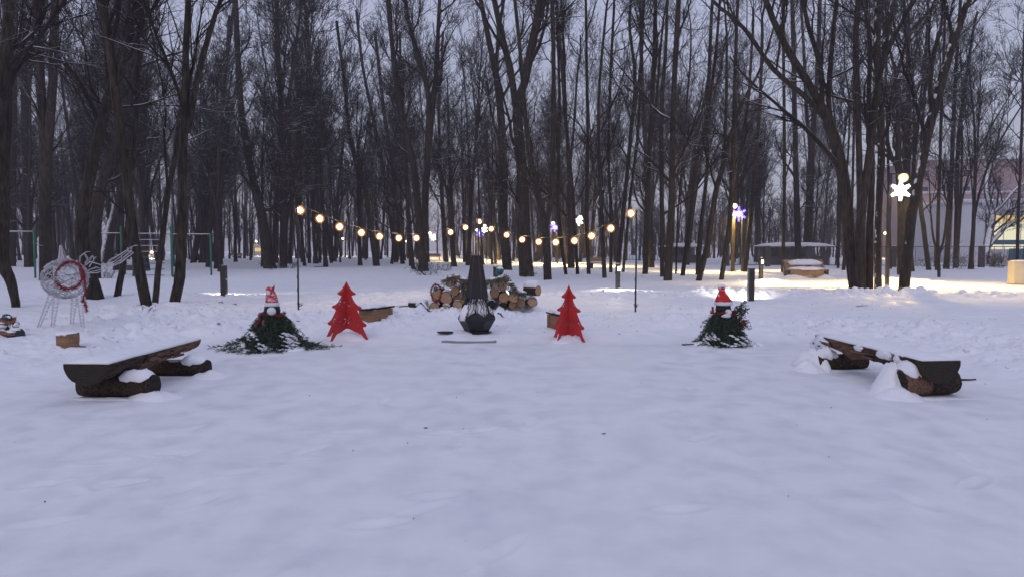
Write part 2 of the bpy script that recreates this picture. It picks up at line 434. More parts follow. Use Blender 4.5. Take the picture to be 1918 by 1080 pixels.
def crown(P, R, rng, dens, D, tmin, px0):
    """P,R stems -> limb and twig batches"""
    dens = dens * (1.55 if px0 < 480 else 1.35 if px0 < 760 else 1.05 if px0 < 1000 else .88); rm = max(0.0045, D * 0.00020)
    ln = np.linalg.norm(P[:, -1] - P[:, 0], axis=1)
    cnt = np.maximum(3, (ln * 0.62 * dens * rng.uniform(0.8, 1.2, len(P)))).astype(int)
    a = spawn(P, R, cnt, tmin, 0.97, (2.2, 6.5), 9, (0.4, 1.1), 0.11, 0.15, 0.52, rm * 2.0, rng, 0.9)
    a2 = spawn(a[0], a[1], 3, 0.2, 0.8, (1.4, 3.4), 7, (0.35, 0.9), 0.07, 0.15, 0.66, rm * 1.6, rng)
    b_ = spawn(a[0], a[1], 6, 0.2, 1.0, (0.9, 2.2), 5, (0.4, 1.0), 0.10, 0.16, 0.62, rm * 1.15, rng)
    b2 = spawn(a2[0], a2[1], 4, 0.2, 1.0, (0.6, 1.6), 5, (0.4, 1.0), 0.10, 0.16, 0.66, rm * 1.1, rng)
    b_ = (np.concatenate([b_[0], b2[0]]), np.concatenate([b_[1], b2[1]]))
    c = spawn(b_[0], b_[1], 5, 0.1, 1.0, (0.35, 1.0), 4, (0.4, 1.1), 0.08, 0.2, 0.7, rm, rng)
    d = spawn(P, R, (cnt * 0.5).astype(int), np.maximum(tmin - 0.1, 0.1), 1.0, (0.5, 1.8), 4, (0.7, 1.3), 0.05, 0.15, 0.4, rm, rng)
    return (a, a2), b_, c, d
def finish_tree(root, tr, lim, tw, mats, rng):
    o1 = link('trunk', tubes_mesh('trunk', tr, rng), mats[0], root)
    o2 = link('crown', tubes_mesh('crown', [(p, r, s, 0) for p, r, s in lim + tw]), None, root)
    me = o2.data; me.materials.append(mats[1]); me.materials.append(mats[2])
    nl = sum((p.shape[1] - 1) * p.shape[0] * s for p, r, s in lim)
    mi = np.zeros(len(me.polygons), np.int32); mi[nl:] = 1
    me.polygons.foreach_set('material_index', mi)
    return o1, o2
def catmull(pts, n):
    P = np.array(pts, float); P = np.vstack([2 * P[0] - P[1], P, 2 * P[-1] - P[-2]])
    out = []
    m_ = len(P) - 3; u = np.linspace(0, m_ - 1e-6, n)
    for q in u:
        k = int(q); t_ = q - k; a, b_, c, d = P[k:k + 4]
        out.append(0.5 * ((2 * b_) + (c - a) * t_ + (2 * a - 5 * b_ + 4 * c - d) * t_ ** 2 + (3 * b_ - a - 3 * c + d) * t_ ** 3))
    return np.array(out)
def hero(spec, label, D=None, H=20, dens=0.72, bk='bark', tmin=0.3, name='bare_tree', depth=0.0, group='bare trees around the snowy clearing', top=True):
    stems = []
    for s in spec.split('|'):
        stems.append([tuple(float(v) for v in q.split(',')) for q in s.split()])
    x0, y0, w0 = stems[0][0]
    if D is None: D = gp(x0, y0, 0.03).y
    seed = int(x0 * 31 + y0 * 7); rng = np.random.RandomState(seed)
    lean = rng.uniform(-1.2, 1.2)
    base = at(x0, y0, D); gzb = g1(base.x, D)
    root = thing(name, (base.x, D, gzb), label, 'tree', group)
    Ps, Rs = [], []
    K = 44
    for si, s in enumerate(stems):
        w = []
        for (x, y, ww) in s:
            if y0 - y < 1 and si == 0: zz = 0
            p = at(x, y, D)
            hgt = max(p.z, 0); dd = D + lean * hgt / 10 + depth * (0 if si == 0 else 1) * hgt / 10
            p = at(x, y, dd); w.append([p.x, p.y, p.z, ww * dd / F / 2 * .9])
        w = np.array(w)
        if s[0][1] == y0 or abs(s[0][1] - y0) < 14:
            w[0, 3] *= 1.05
            fl = w[0].copy(); fl[2] = gzb - 0.25; fl[3] *= 1.35
            if w[0, 2] > gzb + 0.02 or True:
                w0_ = w[0].copy(); w0_[2] = max(w0_[2], gzb + 0.3)
                w = np.vstack([fl[None], w])
        if top and (s[-1][1] <= 160 or si == 0):
            d = w[-1, :3] - w[-2, :3]; d /= np.linalg.norm(d); p = w[-1].copy()
            while p[2] < H * rng.uniform(0.9, 1.05):
                d = d * 0.8 + np.array([rng.normal() * 0.08, rng.normal() * 0.08, 0.25]); d /= np.linalg.norm(d)
                p = p.copy(); p[:3] += d * 1.6; p[3] = max(0.018, p[3] * 0.82); w = np.vstack([w, p[None]])
        if not (top and (s[-1][1] <= 160 or si == 0)): w[-1, 3] = min(w[-1, 3], .022)
        c = catmull(w, K)
        c[:, 0] += 0.012 * np.cumsum(rng.normal(size=K)) * 0.4
        Ps.append(c[:, :3]); Rs.append(np.maximum(c[:, 3], 0.012))
    P = np.array(Ps); R = np.array(Rs)
    org = np.array([base.x, D, gzb]); P = P - org
    zz = P[:, :, 2]; tm = np.array([np.argmax(zz[i] > min(3.0, zz[i].max() * 0.5)) / K for i in range(len(P))])
    tm = np.clip(np.maximum(tm, 0.05), 0, 0.9)
    tm = np.maximum(tm, tmin * 0.6)
    (a, a2), b_, c, d = crown(P, R, rng, dens, D, tm, x0)
    finish_tree(root, [(P, R, 12, 0.035)], [(a[0], a[1], 5), (a2[0], a2[1], 4)], [(b_[0], b_[1], 3), (c[0], c[1], 3), (d[0], d[1], 3)], (M[bk], M['limb'], M['twig']), rng)
    return root

# ------------------------------------------------------------------ the trees one can tell apart (photo pixel outlines: x,y,width)
H_ = [
 # --- left third
 ("31,577,15 22,530,19 6,490,26 1,430,32 7,300,28 13,150,22 18,0,18", "bent trunk at the left edge leaning out of the snow beside the bauble heap", dict(H=10)),
 ("22,498,14 24,300,13 28,0,12|24,240,7 14,120,6 4,0,5", "slim dark tree directly behind the bent trunk at the left edge", {}),
 ("54,500,17 50,400,16 45,200,13 42,0,11|47,260,8 58,120,7 66,0,6", "straight dark tree between the left edge and the thick forked tree", {}),
 ("86,525,24 84,400,22 85,300,23 80,220,16 75,100,14 72,0,12|86,300,18 96,200,17 100,100,16 102,0,15", "thick forked black tree behind the wire reindeer", dict(bk='bark')),
 ("180,563,32 160,490,29 152,430,26 160,370,23 174,300,22 199,200,20 230,100,18 262,0,18|205,180,8 196,80,7 180,0,6", "heavy brown trunk leaning right, with a swollen snow-dusted foot behind the reindeer", dict(bk='bark', dens=.9)),
 ("178,521,22 178,430,23 190,350,20 205,300,18 225,240,16 243,175,14 262,100,13 275,0,11", "dark trunk leaning right just behind the swollen-footed tree", {}),
 ("194,494,18 205,440,20 215,395,16 228,330,14 240,250,12 248,120,10 250,0,9", "snow-plastered leaning trunk with a broken stub near the exercise bars", dict(bk='bark_s')),
 ("277,590,22 262,510,21 250,450,20 241,375,19 233,300,19 222,235,18 214,150,18 206,100,18 190,0,17|216,200,9 226,120,8 240,40,7 246,0,6", "brown trunk leaning left across the exercise bars, nearest of the left trees", dict(dens=.8)),
 ("219,560,13 230,500,12 237,440,10 245,350,9 252,250,8 258,150,7 262,0,6", "thin curved trunk between the reindeer and the left-leaning brown trunk", dict(dens=.6)),
 ("291,571,12 297,500,12 308,420,11 317,350,11 328,300,10 334,240,8 345,150,7 352,60,6", "thin trunk leaning right, just beside the foot of the left-leaning brown trunk", dict(dens=.7)),
 ("323,585,22 334,540,21 339,499,21 342,420,19 343,300,17 349,200,15 349,100,13 354,0,12|351,250,12 370,150,11 385,90,11 405,25,9 414,0,8", "forked trunk with a white snow patch near its foot", {}),
 ("362,493,12 372,430,12 385,350,10 400,270,8 420,150,7 430,30,6", "leftmost of the dark leaning trunks behind the right exercise post", {}),
 ("378,493,14 384,430,13 392,350,11 408,250,9 424,120,8 440,0,6", "rightmost of the dark leaning trunks behind the right exercise post", {}),
 ("505,503,26 496,440,22 487,390,19 470,320,16 457,250,14 447,150,12 440,0,10|488,388,9 505,393,8 517,382,7 530,352,6", "stout left-leaning tree with a low snowy side limb, left of the left string-light pole", dict(bk='bark', top=True)),
 ("531,503,15 531,400,14 530,300,13 526,200,11 520,90,9 518,0,8|530,260,8 545,150,7 560,40,5 564,0,5", "upright tree between the stout left-leaning tree and the left string-light pole", dict(dens=1.4)),
 ("624,490,14 612,425,12 600,370,10 590,280,8 582,160,7 575,20,6", "left-leaning tree behind the second and third string bulbs", {}),
 ("705,498,14 695,430,12 687,370,11 676,330,10 665,300,10 652,240,8 645,160,7 630,40,6", "left-leaning snow-flecked trunk right of the fourth string bulb", dict(bk='bark_w')),
 ("742,492,9 730,400,9 715,300,8 700,225,7 680,125,6 668,20,5", "slim left-curving tree, fifth string bulb hanging in front to its left", {}),
 ("754,494,9 742,360,9 728,270,8 716,180,7 702,60,6", "slim left-curving tree whose foot stands beside the low bare bush", {}),
 ("774,505,8 765,400,8 760,300,7 752,200,6 748,60,5", "thin stem close to the left of the great forked tree, in the bare bush", dict(dens=.8)),
 ("794,508,21 786,425,16 778,330,14 765,265,13 748,190,12 737,100,10 727,0,8|797,470,16 797,380,14 802,300,13 804,180,11 786,110,10 767,40,8 762,0,7|803,290,10 813,180,9 820,75,8 825,0,7", "great tree forking low into three stems, left of the fire pit", dict(dens=1.1)),
 ("836,492,9 832,430,9 829,380,8 825,310,7 822,200,6 830,60,5", "slim tree with a snowy side stub near the bulb left of the fire pit", dict(bk='bark_w')),
 # --- middle
 ("951,507,20 944,430,19 942,350,18 940,250,16 932,160,14 920,100,12 905,25,10 900,0,9|940,240,9 930,150,8 934,60,7 944,0,6", "thick upright tree just right of the fire-pit chimney, behind the wood pile", {}),
 ("986,518,31 981,440,26 980,380,24 976,300,22 969,200,20 984,150,16 998,75,17 1014,0,16|968,205,15 956,130,14 942,70,13 926,0,11", "thickest trunk in the middle, split into a broad Y above", dict(dens=1.2)),
 ("1026,525,17 1024,470,16 1020,415,14 1009,370,12 1000,325,11 987,250,9 975,100,8 965,0,7|1023,420,10 1034,370,10 1035,300,11 1037,150,9 1035,0,8", "reddish trunk right of the thickest one, dividing at bulb height", {}),
 ("1070,502,14 1068,415,13 1066,300,9 1058,200,7 1050,80,6|1066,330,6 1075,240,5 1082,140,5", "broken-topped tree behind the lowest bulbs of the right string", dict(bk='bark_w')),
 ("1060,515,7 1047,425,8 1044,350,7 1048,200,6 1044,50,5", "thin stem between the dividing reddish trunk and the broken-topped tree", {}),
 ("1082,515,7 1077,425,7 1072,350,6 1062,250,5 1056,100,5", "thin stem directly right of the broken-topped tree", {}),
 ("1103,515,8 1100,400,8 1102,275,7 1100,150,6 1098,0,5", "straight slim tree at the third bulb from the right end of the string", {}),
 ("1132,522,9 1127,400,8 1122,300,7 1121,180,6 1132,50,5", "slim grey stem left of the lit black bollard", {}),
 ("1144,512,7 1145,400,7 1140,300,6 1143,150,6 1150,20,5", "slim stem directly behind the lit black bollard", {}),
 ("1156,515,10 1165,425,9 1175,325,8 1182,250,8 1190,150,7 1180,50,6|1180,270,5 1196,150,5 1204,30,4", "stem leaning right between the lit bollard and the right string-light pole", {}),
 ("1167,512,6 1180,375,6 1195,250,6 1202,120,5 1206,0,5", "thin right-leaning stem crossing behind the right string-light pole", {}),
 ("1208,515,11 1212,400,11 1215,300,10 1220,200,9 1225,50,8 1226,0,7|1214,310,5 1228,200,5 1240,60,4", "dark upright tree directly right of the right string-light pole", {}),
 ("1220,500,13 1216,400,11 1210,290,9 1203,150,8 1200,0,7", "brown lamp-lit tree behind the dark upright one right of the pole", {}),
 ("1241,520,9 1240,350,9 1240,200,9 1247,100,7 1250,0,6", "narrow stem on the left of the tall tree right of the pole", {}),
 ("1251,527,17 1258,400,15 1260,300,12 1262,200,11 1267,100,11 1272,0,10", "tall straight dark tree in front of the left snow-roofed veranda", dict(dens=1.1)),
 ("1266,515,4 1270,400,4 1280,280,4 1290,150,4", "sapling in front of the left snow-roofed veranda", dict(dens=.6)),
 ("1278,517,9 1290,425,9 1305,300,8 1325,215,7 1340,100,6 1348,0,5", "right-leaning slender tree beyond the left veranda", {}),
 ("1308,527,12 1322,470,12 1330,425,12 1340,360,11 1355,310,10 1370,250,8 1395,185,7 1420,140,5|1352,320,6 1360,220,6 1362,100,5", "strongly right-leaning tree left of the violet snowflake lamp", dict(H=14)),
 ("1306,515,8 1311,450,11 1316,400,8 1325,310,8 1325,250,8 1329,120,7 1335,0,6", "knotted stem sharing its foot with the strongly right-leaning tree", {}),
 ("1351,525,10 1360,470,10 1367,425,10 1372,350,10 1377,225,9 1380,100,7 1384,0,6", "slender tree just left of the violet snowflake lamp", {}),
 ("1372,510,8 1374,420,8 1384,300,7 1400,200,6 1410,60,5", "thin tree directly behind the violet snowflake lamp", {}),
 ("1395,512,9 1405,420,9 1412,330,8 1422,220,7 1428,80,6", "thin right-leaning tree right of the violet snowflake lamp", {}),
 # --- right third
 ("1466,512,7 1469,350,7 1468,150,6 1467,0,6", "thin brown lamp-lit stem behind the litter bin", {}),
 ("1495,497,13 1493,400,12 1490,300,11 1488,200,10 1486,80,9 1484,0,8", "left brown lamp-lit tree of the pair behind the slanted bench", dict(dens=.8)),
 ("1511,494,19 1515,400,16 1518,330,14 1522,250,12 1530,150,9 1536,0,8|1519,290,8 1510,200,7 1506,100,6 1500,0,5", "right and thicker brown lamp-lit tree of the pair behind the slanted bench", dict(dens=.8)),
 ("1602,546,25 1592,470,24 1585,400,24 1576,325,23 1562,265,22 1545,220,19 1530,190,16 1500,140,15 1475,100,14 1450,50,12 1430,0,11|1545,222,12 1512,185,11 1470,150,10 1440,120,9 1400,62,8 1368,30,7 1333,0,6|1560,258,11 1554,200,10 1554,150,10 1562,60,9 1568,0,8|1540,215,10 1535,125,10 1516,62,9 1502,0,8",
  "leftmost stem of the great cluster by the lamp post, its limbs sweeping left", dict(dens=.6, H=13)),
 ("1610,547,21 1612,480,20 1612,425,18 1624,325,16 1634,250,14 1638,200,13 1648,140,10 1662,90,9 1690,40,7 1708,0,6|1611,440,13 1610,300,12 1607,200,12 1604,75,11 1608,0,10", "front stem of the great cluster, leaning slightly right", dict(dens=.6, H=14)),
 ("1628,545,17 1630,450,15 1632,380,13 1634,300,10 1628,200,9 1630,90,8 1622,0,7", "middle stem buried in the great cluster by the lamp post", dict(dens=.6, H=14)),
 ("1645,534,14 1645,425,14 1652,300,14 1650,200,15 1645,100,14 1647,0,13|1648,130,11 1660,70,11 1672,0,10", "rear straight stem of the great cluster, snow streaked near its foot", dict(dens=.7, bk='bark_w', H=15, D=28.1)),
 ("1692,545,21 1704,440,19 1712,390,18 1725,325,18 1740,250,18 1760,175,18 1780,100,16 1800,40,14 1815,0,12|1746,235,9 1742,150,9 1754,75,8 1767,0,7", "thick tree leaning right over the lit path beside the lamp post", dict(dens=.7, bk='bark_w', H=14)),
 ("1687,515,13 1688,400,13 1687,335,15 1684,312,13|1687,322,9 1670,295,8 1662,250,7 1670,180,7 1686,120,8 1706,62,8 1750,12,7", "topped tree behind the lamp head with one crooked living limb", dict(H=12)),
 ("1740,507,9 1731,430,9 1726,380,8 1727,280,7 1734,150,6 1740,0,5", "slim tree right of the path-side leaning tree", {}),
 ("1758,520,6 1756,440,6 1760,300,6 1765,150,5 1770,0,4|1757,480,5 1745,430,4 1738,330,4|1758,480,5 1769,440,4 1776,330,4", "many-stemmed young tree standing nearest the lit path at right", {}),
 ("1772,505,11 1776,440,10 1780,375,9 1785,250,8 1790,150,7 1800,0,6", "dark tree in front of the grey building's left end", {}),
 ("1789,503,9 1792,400,9 1792,340,9 1796,250,7 1806,170,6 1822,60,5", "upright tree between the dark one and the twisted snowy tree", {}),
 ("1842,495,15 1850,450,14 1856,420,13 1857,395,12 1848,365,10 1848,335,10 1856,300,9 1866,255,7 1872,200,6|1856,405,8 1880,380,7 1902,355,6 1930,335,5|1845,470,9 1862,450,9 1876,434,9 1886,419,9|1878,432,5 1900,414,4 1930,392,3",
  "twisted snow-plastered tree before the lit window", dict(bk='bark_s', H=9, top=False, dens=1.6, tmin=.1)),
 ("1905,505,6 1908,400,6 1912,300,5 1916,180,5", "thin tree at the right edge behind the utility cabinet", dict(dens=1.4)),
 ("1570,505,5 1572,440,5 1580,360,5 1588,300,4 1592,200,4", "sapling between the slanted bench and the great cluster", {}),
 ("1580,508,7 1586,450,6 1596,390,5 1600,250,5", "dark sapling touching the left side of the great cluster", {}),
 ("1668,505,5 1666,400,5 1664,300,5 1660,150,4", "thin tree seen just beside the lamp post", {}),
]
for spec, label, kw in H_:
    hero(spec, label, **kw)

# ------------------------------------------------------------------ background forest trees: prototypes, then copies with shared meshes
def proto(seed, H, D, dens, fork=0.5, lean=0.05):
    rng = np.random.RandomState(seed)
    st = []; K = 16
    n = 1 + (rng.rand() < fork) + (rng.rand() < fork * 0.5)
    base = rng.uniform(0.11, 0.20)
    tilt = rng.normal(size=2) * lean
    for i in range(n):
        p = np.zeros((K, 3)); r = np.zeros(K); f = rng.uniform(0.1, 0.45)
        d = np.array([tilt[0], tilt[1], 1.0]); q = np.array([0, 0, -0.3])
        off = rng.normal(size=2) * 0.16
        for k in range(K):
            p[k] = q; u = k / (K - 1)
            if i and u > f: d[:2] += off * 0.35 * (1 - u)
            d[:2] += rng.normal(size=2) * 0.02 if not (i and u < f) else 0
            q = q + d / np.linalg.norm(d) * (H * (1 if i == 0 else .92) + 0.3) / (K - 1)
            r[k] = base * (1 - 0.85 * u) * (1 if i == 0 or u < f else 0.72) + 0.02
        r[0] *= 1.5
        st.append((p, r))
    for i in range(1, n):   # share the lower stem
        k = int(0.25 * K); st[i][0][:k] = st[0][0][:k]; w = st[0][0][k - 1] - st[i][0][k - 1]
    P = np.array([s[0] for s in st]); R = np.array([s[1] for s in st])
    rm = D * 0.00020
    a = spawn(P, R, np.array([int(H * .50 * dens)] * n), 0.34, 0.97, (2.4, 6.0), 7, (0.35, 0.95), 0.13, 0.12, 0.55, rm * 1.9, rng, 0.9)
    a2 = spawn(a[0], a[1], 3, 0.2, 0.85, (1.6, 3.4), 6, (0.35, 0.8), 0.12, 0.12, 0.66, rm * 1.5, rng)
    b_ = spawn(a[0], a[1], 5, 0.2, 1.0, (0.9, 2.1), 4, (0.4, 1.0), 0.1, 0.15, 0.62, rm * 1.1, rng)
    b2 = spawn(a2[0], a2[1], 4, 0.2, 1.0, (0.7, 1.6), 4, (0.4, 1.0), 0.1, 0.15, 0.62, rm * 1.1, rng)
    b_ = (np.concatenate([b_[0], b2[0]]), np.concatenate([b_[1], b2[1]]))
    c = spawn(b_[0], b_[1], 3, 0.1, 1.0, (0.4, 1.0), 3, (0.4, 1.1), 0.08, 0.2, 0.7, rm, rng)
    return (P, R, 7, 0.03), [(a[0], a[1], 4), (a2[0], a2[1], 3)], [(b_[0], b_[1], 3), (c[0], c[1], 3)], rng
protos = []
for i in range(12):
    tr, lim, tw, rng = proto(900 + i, [21, 23, 20, 24, 22, 18][i % 6], 75, [1, 1.3, .8][i % 3], 0.6, 0.07)
    t1 = tubes_mesh('trunk', [tr], rng); t1.materials.append(M['farbark'])
    t2 = tubes_mesh('crown', [(p, r, s, 0) for p, r, s in lim + tw]); t2.materials.append(M['twig'])
    protos.append((t1, t2))
R0 = random.Random(5)
placed = []
def free(x, y, m):
    if float(pdist(np.array([x]), np.array([y]), PATH)[0]) < 2.6: return False
    return all((x - a) ** 2 + (y - b_) ** 2 > m * m for a, b_ in placed)
zones_bg = [  # px range, D range, count, label
    (-60, 420, 42, 120, 66, "dark bare tree in the dense wood behind the exercise bars"),
    (420, 900, 58, 125, 56, "bare tree in the wood beyond the left string of lights"),
    (900, 1240, 64, 125, 30, "bare tree in the wood beyond the right string of lights"),
    (1240, 1570, 54, 118, 20, "slender bare tree in the thin wood beyond the path lamps on the right"),
    (1640, 1830, 44, 62, 7, "slim bare tree growing along the fence in front of the grey building"),
]
for (x0, x1, d0, d1, n, lab) in zones_bg:
    k = tries = 0
    while k < n and tries < 4000:
        tries += 1
        D = d0 + (d1 - d0) * R0.random() ** 0.75; px = R0.uniform(x0, x1)
        x = (px - CX) / F * D
        if not free(x, D, 2.0): continue
        placed.append((x, D)); k += 1
        t1, t2 = R0.choice(protos)
        r = thing('forest_tree', (x, D, g1(x, D)), lab, 'tree', lab.replace('bare tree', 'bare trees').replace('dark bare trees', 'dark bare trees'), R0.uniform(0, 6.28))
        s = R0.uniform(0.8, 1.15); r.scale = (s * R0.uniform(.8, 1.2),) * 2 + (s,)
        link('trunk', t1, None, r); link('crown', t2, None, r)

# ------------------------------------------------------------------ far wood that reads as one mass
def far_wood():
    rng = np.random.RandomState(44)
    T_, L_, W_ = [], [], []
    for i in range(620):
        px = rng.uniform(-120, 1620); D = rng.uniform(122, 215)
        H = rng.uniform(15, 22) if px < 1150 else rng.uniform(9, 14)
        x = (px - CX) / F * D
        if pdist(np.array([x]), np.array([D]), PATH)[0] < 3: continue
        K = 6; s = np.linspace(0, 1, K)[:, None]
        P = np.array([x, D, -0.4]) + s * np.array([rng.normal() * 0.8, rng.normal() * .8, H]) + rng.normal(size=(K, 3)) * 0.12
        T_.append(P); L_.append(np.linspace(rng.uniform(.12, .28), .03, K))
    P = np.array(T_); R = np.array(L_)
    a = spawn(P, R, 14, 0.16, 0.99, (1.8, 4.0), 4, (0.4, 1.0), 0.16, 0.1, 0.5, 0.05, rng)
    b_ = spawn(a[0], a[1], 5, 0.15, 1, (1.0, 2.2), 3, (0.4, 1.1), 0.1, 0.1, 0.7, 0.036, rng)
    me = tubes_mesh('far_wood', [(P, R, 5, 0), (a[0], a[1], 3, 0), (b_[0], b_[1], 3, 0)])
    tag(link('far_wood', me, M['farbark']), 'hazy far-off wood of bare trees closing the view', 'wood', kind='stuff')
far_wood()

# ------------------------------------------------------------------ object materials
M['metal'] = mat('blackened steel', (0.016, 0.016, 0.019), (0.009, 0.009, 0.011), 0.5, 14, 0.2, 0.002, 0.3)
M['rust'] = mat('rusty steel edge', (0.12, 0.055, 0.035), (0.05, 0.028, 0.022), 0.75, 40, 0.3, 0.002)
M['black'] = mat('black paint', (0.022, 0.023, 0.026), (0.016, 0.017, 0.018), 0.5, 25, 0.1, 0.001)
M['red'] = mat('red painted plywood', (0.50, 0.020, 0.023), (0.38, 0.014, 0.018), 0.6, 4, 0.15, 0.002)
M['tinsel'] = mat('red tinsel', (0.34, 0.018, 0.026), (0.14, 0.006, 0.012), 0.4, 60, 0.4, 0.004)
M['green'] = mat('green paint', (0.010, 0.16, 0.085), (0.008, 0.11, 0.06), 0.45, 20, 0.1, 0.002)
M['fir'] = mat('fir needles', (0.032, 0.062, 0.030), (0.012, 0.026, 0.016), 0.75, 30, 0.3, 0.005)
M['moss'] = mat('pale garland', (0.24, 0.20, 0.12), (0.06, 0.065, 0.035), 0.8, 25, 0.4, 0.005)
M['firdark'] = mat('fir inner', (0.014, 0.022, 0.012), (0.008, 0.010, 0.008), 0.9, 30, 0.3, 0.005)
M['felt'] = mat('white felt', (0.70, 0.70, 0.74), (0.60, 0.61, 0.66), 0.95, 60, 0.4, 0.004)
M['wire'] = mat('white wire', (0.60, 0.60, 0.63), (0.40, 0.40, 0.43), 0.5, 30, 0, 0)
M['wire_dark'] = mat('grey wire', (0.16, 0.16, 0.18), (0.10, 0.10, 0.12), 0.5, 30, 0, 0)
M['plank'] = mat('sawn wood', (0.30, 0.165, 0.085), (0.17, 0.09, 0.05), 0.8, 5, 0.4, 0.004, mapping=(1, 1, 9))
M['seatwood'] = mat('bench slats', (0.34, 0.21, 0.11), (0.22, 0.13, 0.07), 0.7, 6, 0.3, 0.004)
M['cream'] = mat('cream enamel', (0.52, 0.47, 0.37), (0.47, 0.42, 0.34), 0.55, 3, 0.1, 0.003)
M['greymetal'] = mat('galvanised metal', (0.30, 0.31, 0.34), (0.22, 0.23, 0.25), 0.5, 10, 0.1, 0.001, 0.4)
M['masonry'] = mat('dark masonry', (0.085, 0.08, 0.085), (0.05, 0.048, 0.052), 0.9, 8, 0.5, 0.01)
M['pinkwall'] = mat('pink plaster', (0.40, 0.30, 0.30), (0.35, 0.255, 0.26), 0.9, 0.8, 0.1, 0.01)
M['palewall'] = mat('pale cladding', (0.62, 0.63, 0.68), (0.55, 0.56, 0.61), 0.8, 0.6, 0.1, 0.01)
M['bluewall'] = mat('blue cladding', (0.035, 0.12, 0.20), (0.03, 0.10, 0.17), 0.6, 1.0, 0.1, 0.01)
M['palewood'] = mat('veranda boards', (0.30, 0.32, 0.36), (0.24, 0.26, 0.30), 0.8, 3, 0.2, 0.01)
M['darkwood'] = mat('veranda base', (0.075, 0.07, 0.08), (0.05, 0.048, 0.055), 0.85, 3, 0.2, 0.01)
M['glassdark'] = mat('dark window', (0.06, 0.065, 0.085), (0.045, 0.05, 0.07), 0.15, 2, 0, 0)
M['teal'] = mat('teal glass', (0.015, 0.10, 0.12), (0.01, 0.06, 0.08), 0.08, 3, 0, 0)
M['darkteal'] = mat('dark bauble', (0.012, 0.035, 0.04), (0.01, 0.02, 0.025), 0.15, 3, 0, 0)
M['silver'] = mat('silver bauble', (0.75, 0.75, 0.78), (0.65, 0.65, 0.7), 0.12, 3, 0, 0, 1.0)
M['copper'] = mat('copper tinsel', (0.32, 0.13, 0.07), (0.16, 0.07, 0.04), 0.5, 40, 0.3, 0.004)
M['olive'] = mat('olive tinsel', (0.16, 0.15, 0.06), (0.08, 0.08, 0.03), 0.5, 40, 0.3, 0.004)
M['coat'] = mat('pale coat', (0.42, 0.40, 0.42), (0.34, 0.33, 0.35), 0.9, 10, 0.1, 0.002)
M['jeans'] = mat('dark trousers', (0.06, 0.06, 0.08), (0.04, 0.04, 0.05), 0.9, 10, 0.1, 0.002)
M['logbark'] = bark('log bark', (0.070, 0.050, 0.038), (0.012, 0.010, 0.009), 0.93, 1.05, None, 6.0, (16, 2.2, 16))
M['splitwood'] = mat('split wood', (0.20, 0.105, 0.060), (0.055, 0.030, 0.020), 0.85, 4, 0.9, 0.02, mapping=(10, 1.2, 10))
def cutmat(name, c1, c2):
    m, t, b = newmat(name); b.inputs['Roughness'].default_value = 0.95; b.inputs['Specular IOR Level'].default_value = 0.12
    c = t.nodes.new('ShaderNodeTexCoord'); v = t.nodes.new('ShaderNodeVectorMath'); v.operation = 'MULTIPLY'; v.inputs[1].default_value = (1, 0, 1)
    t.links.new(c.outputs['Object'], v.inputs[0])
    n = t.nodes.new('ShaderNodeTexNoise'); n.inputs['Scale'].default_value = 9; t.links.new(v.outputs[0], n.inputs['Vector'])
    l = t.nodes.new('ShaderNodeVectorMath'); l.operation = 'LENGTH'; t.links.new(v.outputs[0], l.inputs[0])
    a = t.nodes.new('ShaderNodeMath'); a.operation = 'MULTIPLY_ADD'; a.inputs[1].default_value = 0.035
    t.links.new(n.outputs['Fac'], a.inputs[0]); t.links.new(l.outputs['Value'], a.inputs[2])
    s = t.nodes.new('ShaderNodeMath'); s.operation = 'MULTIPLY'; s.inputs[1].default_value = 260; t.links.new(a.outputs[0], s.inputs[0])
    si = t.nodes.new('ShaderNodeMath'); si.operation = 'SINE'; t.links.new(s.outputs[0], si.inputs[0])
    mr_ = t.nodes.new('ShaderNodeMapRange'); mr_.inputs['From Min'].default_value = -1; t.links.new(si.outputs[0], mr_.inputs['Value'])
    n2 = t.nodes.new('ShaderNodeTexNoise'); n2.inputs['Scale'].default_value = 22; n2.inputs['Detail'].default_value = 4; t.links.new(c.outputs['Object'], n2.inputs['Vector'])
    mm = t.nodes.new('ShaderNodeMath'); mm.operation = 'MULTIPLY_ADD'; mm.inputs[1].default_value = 0.5
    t.links.new(mr_.outputs[0], mm.inputs[0]); t.links.new(n2.outputs['Fac'], mm.inputs[2])
    r = ramp(t, mm.outputs[0], [(0.30, c2), (0.75, c1)]); t.links.new(r.outputs[0], b.inputs['Base Color'])
    return m
M['cut'] = cutmat('fresh cut wood', (0.56, 0.38, 0.24), (0.24, 0.13, 0.075))
M['cutold'] = cutmat('weathered cut wood', (0.040, 0.034, 0.029), (0.014, 0.012, 0.011))
M['cutmid'] = cutmat('brown cut wood', (0.46, 0.29, 0.17), (0.20, 0.11, 0.065))
M['cutsnow'] = cutmat('frosted cut wood', (0.56, 0.45, 0.38), (0.32, 0.20, 0.14))
m, t, b = newmat('frosted red felt'); M['hat'] = m; b.inputs['Roughness'].default_value = 0.95
n = noise_node(t, 26, 5, mapping=(1, 1, 2.2)); r = ramp(t, n.outputs['Fac'], [(0.50, (0.45, 0.02, 0.03)), (0.62, (0.72, 0.55, 0.60))]); t.links.new(r.outputs[0], b.inputs['Base Color'])
m, t, b = newmat('red felt with frost'); M['hat2'] = m; b.inputs['Roughness'].default_value = 0.95
n = noise_node(t, 14, 5, mapping=(1, 1, 1)); r = ramp(t, n.outputs['Fac'], [(0.60, (0.50, 0.018, 0.022)), (0.68, (0.75, 0.65, 0.70))]); t.links.new(r.outputs[0], b.inputs['Base Color'])
WARM = (1.0, 0.50, 0.14)
M['filament'] = emat('hot filament', (1.0, 0.72, 0.38), 70)
